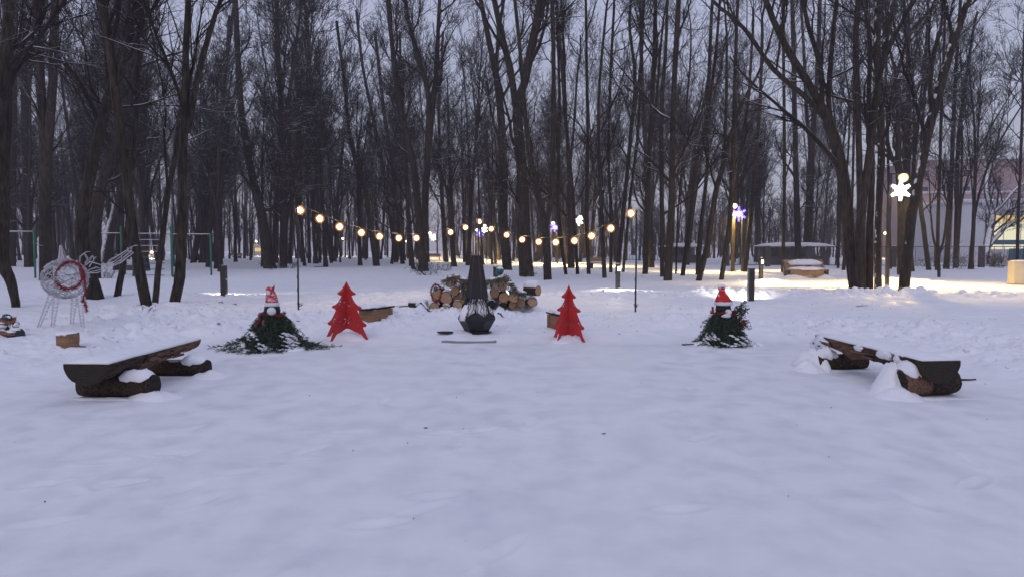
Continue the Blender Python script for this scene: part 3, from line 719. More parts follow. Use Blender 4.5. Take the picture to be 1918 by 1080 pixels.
M['amberhalo'] = shellmat('amber glow halo', (1.0, 0.36, 0.06), 1.2, 0.62)  # see-through orange shell standing for the glare halo round a string bulb
M['lampglow'] = emat('street lamp light', (1.0, 0.76, 0.42), 34)
M['lamphalo'] = shellmat('lamp glow halo', (1.0, 0.62, 0.25), 1.6, 0.4)  # see-through shell standing for the glow around a street lamp
M['ledwhite'] = emat('white led', (0.96, 0.98, 1.0), 9)
M['ledviolet'] = emat('violet led', (0.16, 0.10, 1.0), 7)
M['ledcore'] = emat('bluish white led', (0.60, 0.58, 1.0), 3)
M['winlit'] = emat('lit window', (1.0, 0.68, 0.26), 0.95)
M['winlit2'] = emat('lit hall', (0.95, 0.90, 0.62), 0.95)
M['bollardlit'] = emat('bollard lens', (1.0, 0.95, 0.78), 6)
M['redled'] = emat('red signal', (1.0, 0.06, 0.04), 4)

rn = random.Random(11)
def snowdome(mb, c, rx, ry, h, rng, S=18, T=5, rz=0.0, drop=0.02):
    """soft heap of snow; low ones melt into what they lie on, small high ones are caps"""
    V = []; cr, sr = math.cos(rz), math.sin(rz); S = max(S, 20); bell = c[2] < 0 and h > .02
    ph = [rng.uniform(0, 6.28) for _ in range(4)]
    if bell: rx *= 1.35; ry *= 1.35; h *= .8
    T = 7 if bell else T
    for k in range(T + 1):
        q = 1 - k / T
        for i in range(S):
            th = 2 * PI * i / S
            e = 1 + .13 * math.sin(2 * th + ph[0]) + .09 * math.sin(3 * th + ph[1]) + .05 * math.sin(5 * th + ph[2])
            if bell: rr = q; zz = h * (1 - q * q) ** (1.6 if h < rx else 1.15)
            else: rr = math.sin(q * PI / 2) ** .75; zz = h * math.sin((1 - q) * PI / 2) ** .8
            x, y = rx * rr * e * math.cos(th), ry * rr * e * math.sin(th)
            z = zz * (1 + .22 * math.sin(7 * x / rx + ph[3]) * math.sin(5 * y / ry + ph[1]) * q + rng.uniform(-.07, .07)) - (drop if k == 0 else 0)
            if 0 < k: z += min(.35 * h, .05) * float(fbm(np.array([(x + ph[0]) * 9]), np.array([(y + ph[1]) * 9]), 2)[0])
            V.append((c[0] + x * cr - y * sr, c[1] + x * sr + y * cr, c[2] + z))
    fs = [(k * S + i, k * S + (i + 1) % S, (k + 1) * S + (i + 1) % S, (k + 1) * S + i) for k in range(T) for i in range(S)]
    fs.append(tuple(range(S))[::-1])
    mb.add(V, fs)
def wrapcap(mb, xa, xb, cy, cz, r, th, rng, a0=.14, a1=.86, n=10, A=11):
    """snow lying along the top of a log whose axis runs in x"""
    V = []; amp = [1 + rng.uniform(-.3, .3) for _ in range(n)]
    for inner in (0, 1):
        for k in range(n):
            u = k / (n - 1); e = max(0, math.sin(PI * u)) ** .5; w = .55 + .45 * e * amp[k]
            for i in range(A):
                q = i / (A - 1) * 2 - 1; a = PI * (.5 + (a1 - a0) / 2 * q * w); t_ = r * .97 if inner else r + th * e * amp[k] * max(0, 1 - q * q) ** .6 * (1 + rng.uniform(-.12, .12))
                V.append((xa + (xb - xa) * u, cy - t_ * math.cos(a), cz + t_ * math.sin(a)))
    o = n * A; fs = []
    for k in range(n - 1):
        for i in range(A - 1):
            fs.append((k * A + i, (k + 1) * A + i, (k + 1) * A + i + 1, k * A + i + 1)); fs.append((o + k * A + i, o + k * A + i + 1, o + (k + 1) * A + i + 1, o + (k + 1) * A + i))
        for i in (0, A - 1): fs.append((k * A + i, o + k * A + i, o + (k + 1) * A + i, (k + 1) * A + i))
    mb.add(V, fs)
def log(name, loc, r, L, label=None, rz=0, ry=0, rx=0, cm='cut', parent=None, group=None, seed=0, snow=0.0, bothends=False, cat='log'):
    """log along local Y, front end at local origin's -Y side"""
    rng = random.Random(seed); S = 20
    oa, ob = rng.uniform(0, 6.28), rng.uniform(.02, .10); prof = [1 + rng.uniform(-0.07, 0.07) + ob * math.cos(2 * (2 * PI * i / S) + oa) + .04 * math.cos(3 * (2 * PI * i / S) + ob * 50) for i in range(S)]
    prof = [(prof[i - 1] + prof[i] * 2 + prof[(i + 1) % S]) / 4 for i in range(S)]
    rings = []; n = 9
    for k in range(n):
        y = L * k / (n - 1)
        rings.append([(r * prof[i] * (1 + rng.uniform(-.03, .03)) * math.cos(2 * PI * i / S), y, r * prof[i] * (1 + rng.uniform(-.03, .03)) * math.sin(2 * PI * i / S)) for i in range(S)])
    if parent is None:
        root = thing(name, loc, label, cat, group)
    else:
        root = bpy.data.objects.new(name, None); col.objects.link(root); root.parent = parent; root.location = loc
    root.rotation_euler = (rx, ry, rz)
    mb = MB(); mb.loft(rings)
    mb.build('bark', M['logbark'], root, True) if parent is None else None
    b2 = MB()
    for end in ([0, 1] if bothends else [0]):
        q = 0.90; y = -0.012 if end == 0 else L + 0.012
        ring = [(r * q * prof[i] * math.cos(2 * PI * i / S), y, r * q * prof[i] * math.sin(2 * PI * i / S)) for i in range(S)]
        ring2 = [(r * q * prof[i] * math.cos(2 * PI * i / S), y + (0.03 if end == 0 else -0.03), r * q * prof[i] * math.sin(2 * PI * i / S)) for i in range(S)]
        b2.loft([ring, ring2] if end == 0 else [ring2, ring])
    b2.build('cut_face', M[cm], root)
    if snow:
        s = MB(); V = []; A = 9; n = 8
        for k in range(n):
            y = L * (0.01 + 0.98 * k / (n - 1)); e = math.sin(PI * (0.12 + 0.76 * k / (n - 1)))
            for i in range(A):
                a = PI * (0.18 + 0.64 * i / (A - 1)); th = snow * math.sin(PI * i / (A - 1)) ** .6 * (0.7 + .3 * e) * (1 + rng.uniform(-.2, .2)) + 0.004
                V.append(((r * 1.02 + th) * math.cos(a), y, (r * 1.02 + th) * math.sin(a)))
        fs = [(k * A + i, k * A + i + 1, (k + 1) * A + i + 1, (k + 1) * A + i) for k in range(n - 1) for i in range(A - 1)]
        o = len(V)
        V += [((r * .9) * math.cos(PI * (0.18 + 0.64 * i / (A - 1))), L * (0.01 + 0.98 * k / (n - 1)), r * .9 * math.sin(PI * (0.18 + 0.64 * i / (A - 1)))) for k in (0, n - 1) for i in range(A)]
        fs += [(i + 1, i, o + i, o + i + 1) for i in range(A - 1)] + [((n - 1) * A + i, (n - 1) * A + i + 1, o + A + i + 1, o + A + i) for i in range(A - 1)]
        s.add(V, fs); s.build('snow_cap', M['snow'], root, True)
    return root

# ------------------------------------------------------------------ split-log benches
def log_bench(loc, rz, L, label, mirror, seed):
    rng = random.Random(seed); nr_ = np.random.RandomState(seed)
    root = thing('log_bench', loc, label, 'bench', None, rz)
    # half-round seat along local Y (0..L); flat side up at z=.41
    W_ = 0.245 if not mirror else .225; n = 26; A = 15; rings = []
    side = -1 if mirror else 1       # which side faces the middle of the clearing
    for k in range(n):
        y = L * k / (n - 1); u = k / (n - 1); ring = []
        dep = 0.225 * (1 - 0.32 * u) * (1 + 0.10 * math.sin(u * 9 + seed))
        for i in range(A):
            a = PI + PI * i / (A - 1); ca, sa = math.cos(a), math.sin(a)
            w = W_ * (1 - 0.22 * u + 0.05 * math.sin(u * 13 + seed + (2 if ca > 0 else 0)))
            q = 1 + (rng.uniform(-.06, .06) if 0 < i < A - 1 else rng.uniform(-.05, .03)) * (1 if 0 < k < n - 1 else .3)
            if side * ca > 0.3 and 0.35 < u < 0.97: q *= 0.84 + 0.12 * rng.random()
            if mirror and ca < -.2 and u > .06: q *= 1 + .15 * math.sin(u * 17 + 2 * a) + .07 * math.sin(u * 31 + a)
            ring.append((w * ca * q, y, 0.415 + dep * sa * q if 0 < i < A - 1 else 0.415))
        rings.append(ring)
    mb = MB(); mb.loft(rings)
    o = mb.build('seat', [M['logbark'], M['cutold'], M['splitwood']], root, True)
    me = o.data
    for p in me.polygons:
        c = p.center; nrm = p.normal
        if abs(nrm.y) > 0.9: p.material_index = 1; p.use_smooth = False
        elif c.y / L > (0.42 if not mirror else 0.5) and side * c.x > 0.03: p.material_index = 2
    # splinters along the split edge
    sp_ = MB()
    for k in range(26):
        y = rng.uniform(.3, .95) * L; x = side * (W_ * rng.uniform(.72, .93)); z = .33 + rng.uniform(-.04, .05)
        sp_.box((x, y, z), (0.014, rng.uniform(.08, .3), rng.uniform(.01, .03)), rz=rng.uniform(-.08, .08), rx=rng.uniform(-.12, .12))
    sp_.build('splinters', M['splitwood'], root)
    # snow slab on the seat
    s = MB(); rings = []; B = 11
    for k in range(22):
        u = k / 21; y = 0.01 + (L - 0.02) * u; w = W_ * (0.985 - 0.22 * u) * (1 + rng.uniform(-.02, .02)); h = 0.036 * min(1, math.sin(PI * (0.04 + 0.92 * u)) * 2.4)
        r_ = []
        for i in range(B):
            q = i / (B - 1) * 2 - 1
            r_.append((w * q, y, 0.417 + 0.004 + h * (1 - abs(q) ** 3) * (1 + rng.uniform(-.12, .12))))
        r_ += [(w * .96, y, 0.412), (-w * .96, y, 0.412)]
        rings.append(r_)
    s.loft(rings)
    if mirror:
        for u, zz, ly, lz in ((.17, .34, .10, .075), (.30, .36, .13, .05), (.52, .37, .09, .04), (.93, .30, .16, .11), (.99, .22, .12, .12)):
            s.ball((-W_ * (.90 - .2 * u), u * L, zz + .02), 1.0, 14, 8, sc_=(.05, ly * 1.2, lz), jit=.22, rng=rng)
    s.build('seat_snow', M['snow'], root, True)
    # two cross logs
    for j, (y, l, r, off) in enumerate([(0.36 if not mirror else .20, 0.80 if not mirror else .66, 0.125 if not mirror else .148, 0.0), (L - 0.42, 0.72, 0.105, 0.02)]):
        p = bpy.data.objects.new('leg', None)
        S = 18; pr = [1 + rng.uniform(-.09, .09) for _ in range(S)]; pr = [(pr[i - 1] + 2 * pr[i] + pr[(i + 1) % S]) / 4 for i in range(S)]
        mbl = MB(); rg = []
        x0 = -l / 2 + (0.1 * side if not mirror else .0)
        for k in range(10):
            x = x0 + l * k / 9; q = 1 - (0.10 if k in (0, 9) else 0)
            rg.append([(x, y + .02 * k * .3 + r * q * pr[i] * (1 + rng.uniform(-.04, .04)) * math.cos(2 * PI * i / S), r * .98 + r * q * pr[i] * math.sin(2 * PI * i / S)) for i in range(S)])
        mbl.loft(rg); lg = mbl.build('leg', [M['logbark'], M['splitwood'], M['cutold']], root, True)
        for p in lg.data.polygons:
            if abs(p.normal.x) > .9: p.material_index = 2; p.use_smooth = False
            if mirror and j == 0 and p.normal.y < -0.2 and p.center.x < x0 + l * .42: p.material_index = 1
        sm = MB()
        xe = x0 + l * 0.86 if side > 0 else x0 + l * .14
        ea, eb = (x0 + l * .56, x0 + l * .99) if side > 0 else (x0 + l * .01, x0 + l * .40)
        wrapcap(sm, ea, eb, y + .02, r * .98, r * 1.0, .055 if not mirror else .09, rng)
        xb = x0 + l + .05 if side > 0 else x0 - .06
        snowdome(sm, (xb, y - .02, -.015), 0.24, 0.22, 0.10 if not mirror else 0.14, rng)
        snowdome(sm, (x0 + l * .45, y - r - .02, -.02), 0.5, 0.09, 0.045, rng)
        if mirror: snowdome(sm, (x0 + .02, y + .16, -.02), .15, .24, .44 if j == 0 else .36, rng, S=34); snowdome(sm, (x0 - .09, y + .06, -.02), .15, .18, .17, rng, S=30)
        sm.build('leg_snow', M['snow'], root, True)
    return root
log_bench((-4.44, 7.15, g1(-4.44, 7.4)), rad(-3), 2.05, 'long split-log bench under smooth snow at the left edge of the clearing', False, 3)
log_bench((4.60, 7.35, g1(4.7, 7.6)), rad(5.0), 2.3, 'broken-edged split-log bench heaped with snow at the right edge of the clearing', True, 8)

# ------------------------------------------------------------------ red plywood fir trees
def curve_mesh(outline, holes, thick):
    cu = bpy.data.curves.new('c', 'CURVE'); cu.dimensions = '2D'; cu.fill_mode = 'BOTH'; cu.extrude = thick / 2
    for pl in [outline] + holes:
        s = cu.splines.new('POLY'); s.points.add(len(pl) - 1); s.use_cyclic_u = True
        for i, (x, y) in enumerate(pl): s.points[i].co = (x, y, 0, 1)
    o = bpy.data.objects.new('c', cu); col.objects.link(o)
    dg = bpy.context.evaluated_depsgraph_get(); me = bpy.data.meshes.new_from_object(o.evaluated_get(dg))
    bpy.data.objects.remove(o); me.name = 'plywood'; me.materials.clear(); return me
def ornament(cx, cy, r, n=7, a0=0.0):
    hs = []
    for k in range(n):
        a = a0 + 2 * PI * k / n
        for r0, r1, w in ((0.26, 0.48, 0.55 * PI / n), (0.58, 1.0, 0.80 * PI / n)):
            aa = a + (PI / n if r0 > .5 else 0)
            hs.append([(cx + r * q * math.cos(aa + d), cy + r * q * math.sin(aa + d)) for q, d in ((r0, -w * .5), (r1, -w), (r1, w * .9), (r0 + .05, w * .5))])
    return hs
def red_tree(loc, H, rz, label, legs, kx=1.0):
    R_ = [(0, 1.0), (.035, .93), (.085, .85), (.125, .815), (.152, .80), (.160, .785), (.150, .765), (.115, .758), (.085, .748), (.108, .69), (.16, .61), (.205, .575), (.245, .56), (.262, .54), (.25, .515), (.205, .508), (.180, .498), (.215, .42), (.265, .32), (.30, .275), (.335, .255), (.345, .23), (.325, .205), (.275, .195)]
    foot = [(.37, -.02), (.33, -.02), (.24, .085), (.13, .115), (.05, .155), (0, .16)] if not legs else [(.29, .14), (.315, .07), (.37, -.02), (.315, -.02), (.275, .02), (.245, .085), (.16, .10), (.08, .07), (.03, .095), (0, .10)]
    half = R_ + foot; out = [(x * H, y * H) for x, y in half] + [(-x * H, y * H) for x, y in half[::-1] if x > 0]
    root = thing('plywood_fir_tree', loc, label, 'decoration', None, rz)
    for k in (0, 1):
        hs = []
        for sx in (-1, 1):
            hs += ornament(sx * .046 * H, .838 * H, .032 * H, 4) + ornament(sx * .083 * H, .60 * H, .064 * H, 5, sx) + ornament(sx * .208 * H, .285 * H, .046 * H, 5) + ornament(sx * .081 * H, .30 * H, .072 * H, 6, .3)
        me = curve_mesh(out, hs, 0.012)
        me.transform(Matrix.Rotation(PI / 2, 4, 'X'))
        me.transform(Matrix.Rotation(k * PI / 2, 4, 'Z'))
        if k: me.transform(Matrix.Scale(0.998, 4))
        me.transform(Matrix.Diagonal((kx, kx, 1, 1))); link('cutout_panel', me, M['red'], root)
    s = MB(); snowdome(s, (0, 0.02, -.03), .30 * H, .24 * H, .15, random.Random(3)); s.build('snow_heap', M['snow'], root, True)
p = gp(650, 633); red_tree((p.x, p.y, g1(p.x, p.y)), 0.98, rad(-24), 'wide red cut-out fir tree standing beside the left wreathed gnome', False, 1.24)
p = gp(1065, 633); red_tree((p.x, p.y, g1(p.x, p.y)), 0.96, rad(50), 'narrow red cut-out fir tree on thin legs right of the fire pit', True)

# ------------------------------------------------------------------ low plank benches behind the red trees
def plank_bench(loc, rz, label, L=1.1):
    root = thing('plank_bench', loc, label, 'bench', None, rz)
    mb = MB(); rg = []
    for k in range(9):
        x = L * (k / 8 - .5) * 1.12; w = .15 + rn.uniform(-.02, .02)
        rg.append([(x, -w, .30), (x, w, .30), (x, w * .8, .265), (x, -w * .85, .262)])
    mb.loft(rg); mb.build('seat', M['logbark'], root)
    for sx in (-1, 1):
        m2 = MB(); m2.box((sx * L * .36, 0, .13), (.09, .34, .255)); m2.build('leg', M['plank'], root)
    m3 = MB(); m3.box((0, -.13, .17), (L * .66, .03, .17)); m3.box((0, -.135, .04), (L * .66, .035, .07)); m3.build('front_board', M['plank'], root)
    s = MB(); snowdome(s, (0.02, .02, .302), L * .5, .12, .05, rn, S=20); s.build('seat_snow', M['snow'], root, True)
p = gp(703, 611); plank_bench((p.x, p.y + .1, g1(p.x, p.y)), rad(66), 'low plank bench tucked behind the wide red fir tree', .85)
p = gp(1041, 622); plank_bench((p.x + .12, p.y + .3, g1(p.x, p.y)), rad(-72), 'low plank bench half hidden behind the narrow red fir tree', .75)

# ------------------------------------------------------------------ fire pit
def fire_pit(loc):
    root = thing('fire_pit', loc, 'black six-sided steel fire pit with a tall tapering chimney and lattice sides', 'fire pit')
    S = 6
    def hexr(R, z, a0=0): return [(R * math.cos(a0 + k * PI / 3), R * math.sin(a0 + k * PI / 3), z) for k in range(S)]
    mb = MB(); mb.loft([hexr(.27, .0), hexr(.27, .022)]); mb.loft([hexr(.29, -.005, .3), hexr(.29, .004, .3)]); mb.build('base_plate', M['metal'], root)
    mb = MB(); mb.loft([hexr(.225, .024), hexr(.225, .03), hexr(.345, .245), hexr(.345, .262), hexr(.325, .262), hexr(.2, .05)]); mb.build('bowl', M['metal'], root)
    V = hexr(.34, .262); Mi = [((V[k][0] + V[(k + 1) % 6][0]) / 2 * .90, (V[k][1] + V[(k + 1) % 6][1]) / 2 * .93, .385) for k in range(6)]
    Vq = [(x * .99, y * .99, .285) for x, y, z in V]; T = hexr(.205, .645); Tm = [((T[k][0] + T[(k + 1) % 6][0]) / 2, (T[k][1] + T[(k + 1) % 6][1]) / 2, .645) for k in range(6)]
    mb = MB()
    for k in range(6):
        n_ = (k + 1) % 6; i = lambda p, q=.965: (p[0] * q, p[1] * q, p[2])
        mb.add([V[k], V[n_], Vq[n_], Mi[k], Vq[k]], [(0, 1, 2, 3, 4)]); mb.add([i(V[k]), i(V[n_]), i(Vq[n_]), i(Mi[k]), i(Vq[k])], [(4, 3, 2, 1, 0)])
    mb.build('shoulder', M['metal'], root)
    fr = MB(); lat = MB(); rg = random.Random(21)
    for k in range(6):
        pv = (k - 1) % 6; K = [Vector(Vq[k]), Vector(Mi[k]), Vector(Tm[k]), Vector(T[k]), Vector(Tm[pv]), Vector(Mi[pv])]
        for a, b_ in zip(K, K[1:] + K[:1]): fr.tube([a, b_], .009, 4)
        fr.tube([K[2], K[3]], .012, 4)
        # honeycomb of thin bars filling the kite, bent over the corner
        def P(u, v):   # u across -1..1, v up 0..1
            mid = K[0].lerp(K[3], v); v2 = min(1, max(0, v))
            if v2 < .42: w = v2 / .42; l = K[0].lerp(K[5], w); r_ = K[0].lerp(K[1], w)
            else: w = (v2 - .42) / .58; l = K[5].lerp(K[4], w); r_ = K[1].lerp(K[2], w)
            return mid.lerp(l if u < 0 else r_, abs(u))
        rows = 5; pts = {}
        for a in range(rows + 1):
            for c in range(-2, 3):
                off = .5 if a % 2 else 0
                u = (c + off) / 2.2 + rg.uniform(-.09, .09); v = a / rows + rg.uniform(-.035, .035)
                pts[(a, c)] = P(max(-1, min(1, u)), max(0.03, min(.99, v)))
        for a in range(rows):
            for c in range(-2, 3):
                if rg.random() < .96: lat.tube([pts[(a, c)], pts[(a + 1, c)]], .0055, 4, False)
                c2 = c - 1 if a % 2 == 0 else c + 1
                if (a + 1, c2) in pts and (a + c) % 2 == 0: lat.tube([pts[(a, c)], pts[(a + 1, c2)]], .0055, 4, False)
    fr.build('lattice_frame', M['metal'], root); lat.build('lattice', M['metal'], root)
    mb = MB(); mb.loft([hexr(.208, .640), hexr(.204, .66), hexr(.085, 1.415), hexr(.070, 1.415), hexr(.18, .66)], cap=False); mb.build('chimney', M['metal'], root)
    e = MB()
    for k in range(6):
        a, b_ = hexr(.207, .66)[k], hexr(.088, 1.415)[k]; e.tube([a, b_], .007, 4)
    e.build('chimney_edge', M['rust'], root)
    s = MB(); snowdome(s, (0, 0, .255), .285, .27, .30, rg); s.build('snow_inside', M['snow'], root, True)
p = gp(893, 625); fire_pit((p.x, p.y, g1(p.x, p.y) + .01)); FP = p
mb = MB(); mb.box((0, 0, .008), (.94, .26, .022)); o = mb.build('metal_sheet', M['greymetal']); q = gp(878, 637); o.location = (q.x, q.y + .1, g1(q.x, q.y) + .008); o.rotation_euler = (0, 0, rad(1)); tag(o, 'flat grey metal sheet lying in the snow in front of the fire pit', 'metal sheet')
s = MB(); snowdome(s, (0.03, .02, .019), .40, .09, .010, rn, S=24); s.build('snow_layer', M['snow'], o, True)
mb = MB(); rg_ = [[(.16 * math.cos(a) * k, .07 * math.sin(a) * k, z) for a in [i * PI / 5 for i in range(10)]] for k, z in ((.8, 0), (1, .03), (.92, .032), (.7, .01))]; mb.loft(rg_)
o = mb.build('ash_shovel', M['metal']); q = gp(834, 628); o.location = (q.x, q.y, g1(q.x, q.y) + .02); tag(o, 'small dark shovel blade lying left of the fire pit foot', 'shovel')

# ------------------------------------------------------------------ wood pile: logs with cut ends towards the camera
PD = 16.3
def pp(px, py, D=PD): return at(px, py, D)
LOGS = [ # px,py,radius px, cut, label
 (813, 577, 9.5, 'cut', "half-buried log at the bottom left corner of the wood pile"),
 (836, 558, 10.5, 'cut', "large pale log end right of the red tinsel ring"),
 (819, 552, 10.0, 'cutmid', "dark log end inside the red tinsel ring"),
 (853, 545, 7.5, 'cutmid', "small log end under the left part of the garland"),
 (855, 558, 6.5, 'cut', "small log end squeezed right of the large pale one"),
 (857, 571, 8.0, 'cut', "low log end just left of the fire pit lattice"),
 (868, 552, 6.5, 'cut', "log end touching the left side of the chimney foot"),
 (867, 563, 6.0, 'cutmid', "small log end behind the left lattice of the fire pit"),
 (873, 531, 8.5, 'cutmid', "top log end left of the chimney, under snow"),
 (836, 578, 7.0, 'cut', "snowed-in log end below the large pale one"),
 (844, 531, 7.5, 'cutsnow', "log resting high under the garland with a frosted end"),
 (927, 549, 8.0, 'cutmid', "brown-faced log end right of the chimney"),
 (944, 557, 9.2, 'cutmid', "dark round log end in the middle of the right half of the pile"),
 (962, 557, 8.4, 'cut', "log end with a red-brown heart ring in the right half of the pile"),
 (941, 536, 8.8, 'cut', "frosted log end at the top of the right half of the pile"),
 (926, 534, 7.0, 'cutsnow', "snow-dusted log end beside the frosted top one"),
 (976, 568, 7.6, 'cutmid', "snow-capped bright log end low on the right"),
 (997, 566, 8.2, 'cut', "rightmost bright log end of the wood pile"),
 (960, 571, 7.0, 'cutmid', "split piece lying low between two log ends on the right"),
 (920, 571, 7.5, 'cutold', "snow-covered dark log low behind the right lattice"),
 (942, 572, 6.5, 'cutold', "dark low log half sunk in snow under the round one"),
]
for i, (px, py, rp, cm, lab) in enumerate(LOGS):
    q = pp(px, py); r = rp * PD / F; r *= 1.14
    log('pile_log', (q.x, q.y + rn.uniform(-.08, .1), q.z), r, rn.uniform(.55, .8), lab, rz=rn.uniform(-.12, .12), rx=rn.uniform(-.03, .05), cm=cm, group='logs of the wood pile', seed=50 + i,
        snow=0.035 if i in (0, 8, 9, 10, 14, 15, 16, 17, 19, 20) else (0.02 if i % 2 else 0))
q = pp(801, 571, 16.2); log('fallen_log', (q.x - .02, q.y, q.z), .075, .5, 'small snowy log lying apart left of the wood pile', rz=rad(60), cm='cutsnow', seed=90, snow=.06)
q = pp(992, 542, 16.2); log('stump_log', (q.x + .20, q.y - .05, q.z - .03), .12, .36, 'rough stump piece topping the right end of the wood pile under a thick snow cap', rz=rad(52), ry=.1, cm='cutmid', seed=91, snow=.12)
# core snow between the logs
s = MB()
for (px, py, rx, h) in ((845, 580, 1.0, .42), (935, 580, 1.0, .40), (985, 580, .5, .22), (890, 580, .7, .55)):
    q = pp(px, py, 17.0); snowdome(s, (q.x, q.y + .1, 0.02), rx, .5, h, rn)
tag(s.build('snow_drift', M['snow'], None, True), 'snow drifted behind and between the logs of the wood pile', kind='stuff')

# ------------------------------------------------------------------ fir sprays, garlands, tinsel
def spray(mb, pts, r, blen, dens, rng, w=0.012, mi=0):
    """a fir twig: stem plus flat needle tufts both sides"""
    mb.tube(pts, [r * (1 - .6 * k / (len(pts) - 1)) for k in range(len(pts))], 4, False, mi)
    for a, b_ in zip(pts[:-1], pts[1:]):
        a, b_ = Vector(a), Vector(b_); d = (b_ - a); n = max(1, int(d.length * dens)); dn = d.normalized()
        for k in range(n):
            p = a + d * rng.random(); v = Vector((rng.uniform(-1, 1), rng.uniform(-1, 1), rng.uniform(-1, 1))); v -= v.dot(dn) * dn
            if v.length < .1: continue
            v.normalize(); e = (dn * rng.uniform(.6, 1.3) + v).normalized(); L = blen * rng.uniform(.5, 1.2); sd = e.cross(v.cross(dn) if rng.random() < .5 else v)
            if sd.length < .01: continue
            sd = sd.normalized() * w * .5
            m_ = p + e * L * .55; mb.add([p, m_ + sd, p + e * L, m_ - sd], [(0, 1, 2, 3)], mi)
def tinsel(mb, pts, R, n, rng, bl=.03, w=.008):
    for a, b_ in zip(pts[:-1], pts[1:]):
        a, b_ = Vector(a), Vector(b_)
        for k in range(n):
            p = a.lerp(b_, rng.random()); v = Vector((rng.gauss(0, 1), rng.gauss(0, 1), rng.gauss(0, 1))).normalized()
            sd = v.cross(Vector((rng.random(), rng.random(), rng.random()))).normalized() * w / 2
            mb.add([p - sd, p + sd, p + v * bl * rng.uniform(.6, 1.2) + sd * .5, p + v * bl - sd * .5], [(0, 1, 2, 3)])
    mb.tube(pts, R, 5)
def garland(pxs, label, seed, D=16.0):
    rng = random.Random(seed); g = thing('fir_garland', pp(*pxs[0], D), label, 'garland', None); o0 = Vector(g.location)
    mb = MB(); m2 = MB()
    for _ in range(13):
        pts = []
        for (px, py) in pxs:
            q = pp(px, py, D) - o0; pts.append((q.x + rng.uniform(-.05, .05), q.y + rng.uniform(-.12, .25), q.z + rng.uniform(-.06, .04)))
        spray(mb, pts, .008, .10, 34, rng, .022)
    for _ in range(44):
        k = rng.randrange(len(pxs) - 1); a = pp(*pxs[k], D) - o0; b_ = pp(*pxs[k + 1], D) - o0; p = a.lerp(b_, rng.random()) + Vector((0, rng.uniform(-.12, .05), -.02))
        pts = [p]; d = Vector((rng.uniform(-1, 1), rng.uniform(-.5, .1), rng.uniform(-1, -.2))).normalized()
        for _k in range(3): d = (d + Vector((0, 0, -.25))).normalized(); pts.append(pts[-1] + d * .055)
        spray(m2 if rng.random() < .5 else mb, pts, .005, .07, 45, rng, .018)
    mb.build('foliage', M['moss'], g); m2.build('needles', M['fir'], g)
    s = MB()
    for k in range(20):
        i = rng.randrange(len(pxs) - 1); q = (pp(*pxs[i], D)).lerp(pp(*pxs[i + 1], D), rng.random()) - o0
        s.ball((q.x, q.y + rng.uniform(-.05, .2), q.z + .035), rng.uniform(.03, .07), 8, 5, sc_=(1.5, 1, .45), jit=.15, rng=rng)
    s.build('snow', M['snow'], g, True)
    return g
garland([(828, 526), (842, 521), (858, 519), (872, 525), (866, 540), (874, 555)], 'frosted fir garland draped over the left half of the wood pile', 5)
garland([(905, 540), (912, 527), (927, 523), (946, 520), (957, 532), (970, 546), (984, 553)], 'mossy fir garland draped over the right half of the wood pile', 6)
rng_ = random.Random(2); mb = MB(); q0 = pp(817, 549, 16.0)
pts = [(.115 * math.cos(a) * (1 + .1 * math.sin(3 * a)), rng_.uniform(-.02, .02), .20 * math.sin(a)) for a in [2 * PI * k / 22 for k in range(23)]]
tinsel(mb, pts, .016, 22, rng_, .05, .012); o = mb.build('tinsel_ring', M['tinsel']); o.location = q0; tag(o, 'oval red tinsel ring hanging on the left end of the wood pile', 'wreath')
mb = MB(); mb.ball((0, 0, 0), .055, 14, 9); o = mb.build('bauble', M['teal'], None, True); o.location = pp(816, 541, 15.98); tag(o, 'dark teal bauble inside the red tinsel ring', 'bauble')
for (px, py, r, lab) in ((936, 508, .095, 'big teal glass bauble with a snow cap above the wood pile beside the black bollard'), (957, 546, .055, 'small teal bauble under the right garland')):
    mb = MB(); mb.ball((0, 0, 0), r, 18, 11); q = pp(px, py, 16.2); o = mb.build('bauble', M['teal'], None, True); o.location = q; tag(o, lab, 'bauble')
    s = MB(); snowdome(s, (0, 0, r * .55), r * .8, r * .8, r * .6, rng_, drop=.01); s.build('snow_cap', M['snow'], o, True)
mb = MB(); q = pp(936, 511, 16.2); qb = pp(940, 524, 16.25); mb.tube([(0, 0, 0), (.02, .01, (qb.z - q.z) * .5), (.05, .02, qb.z - q.z)], .012, 5); o = mb.build('branch_prop', M['twig']); o.location = (q.x, q.y, q.z - .07); tag(o, 'short twig carrying the big teal bauble on the wood pile', 'twig')
mb = MB(); rr_ = random.Random(9)
for k in range(7):
    a = Vector(pp(852 + k * 2, 524 + k, 15.95)) - pp(852, 524, 15.95); tinsel(mb, [a, a + Vector((.03, 0, -.04))], .01, 14, rr_, .035, .012)
o = mb.build('tinsel_scrap', M['tinsel']); o.location = pp(852, 524, 15.95); tag(o, 'red tinsel tuft caught in the left garland of the wood pile', 'tinsel')

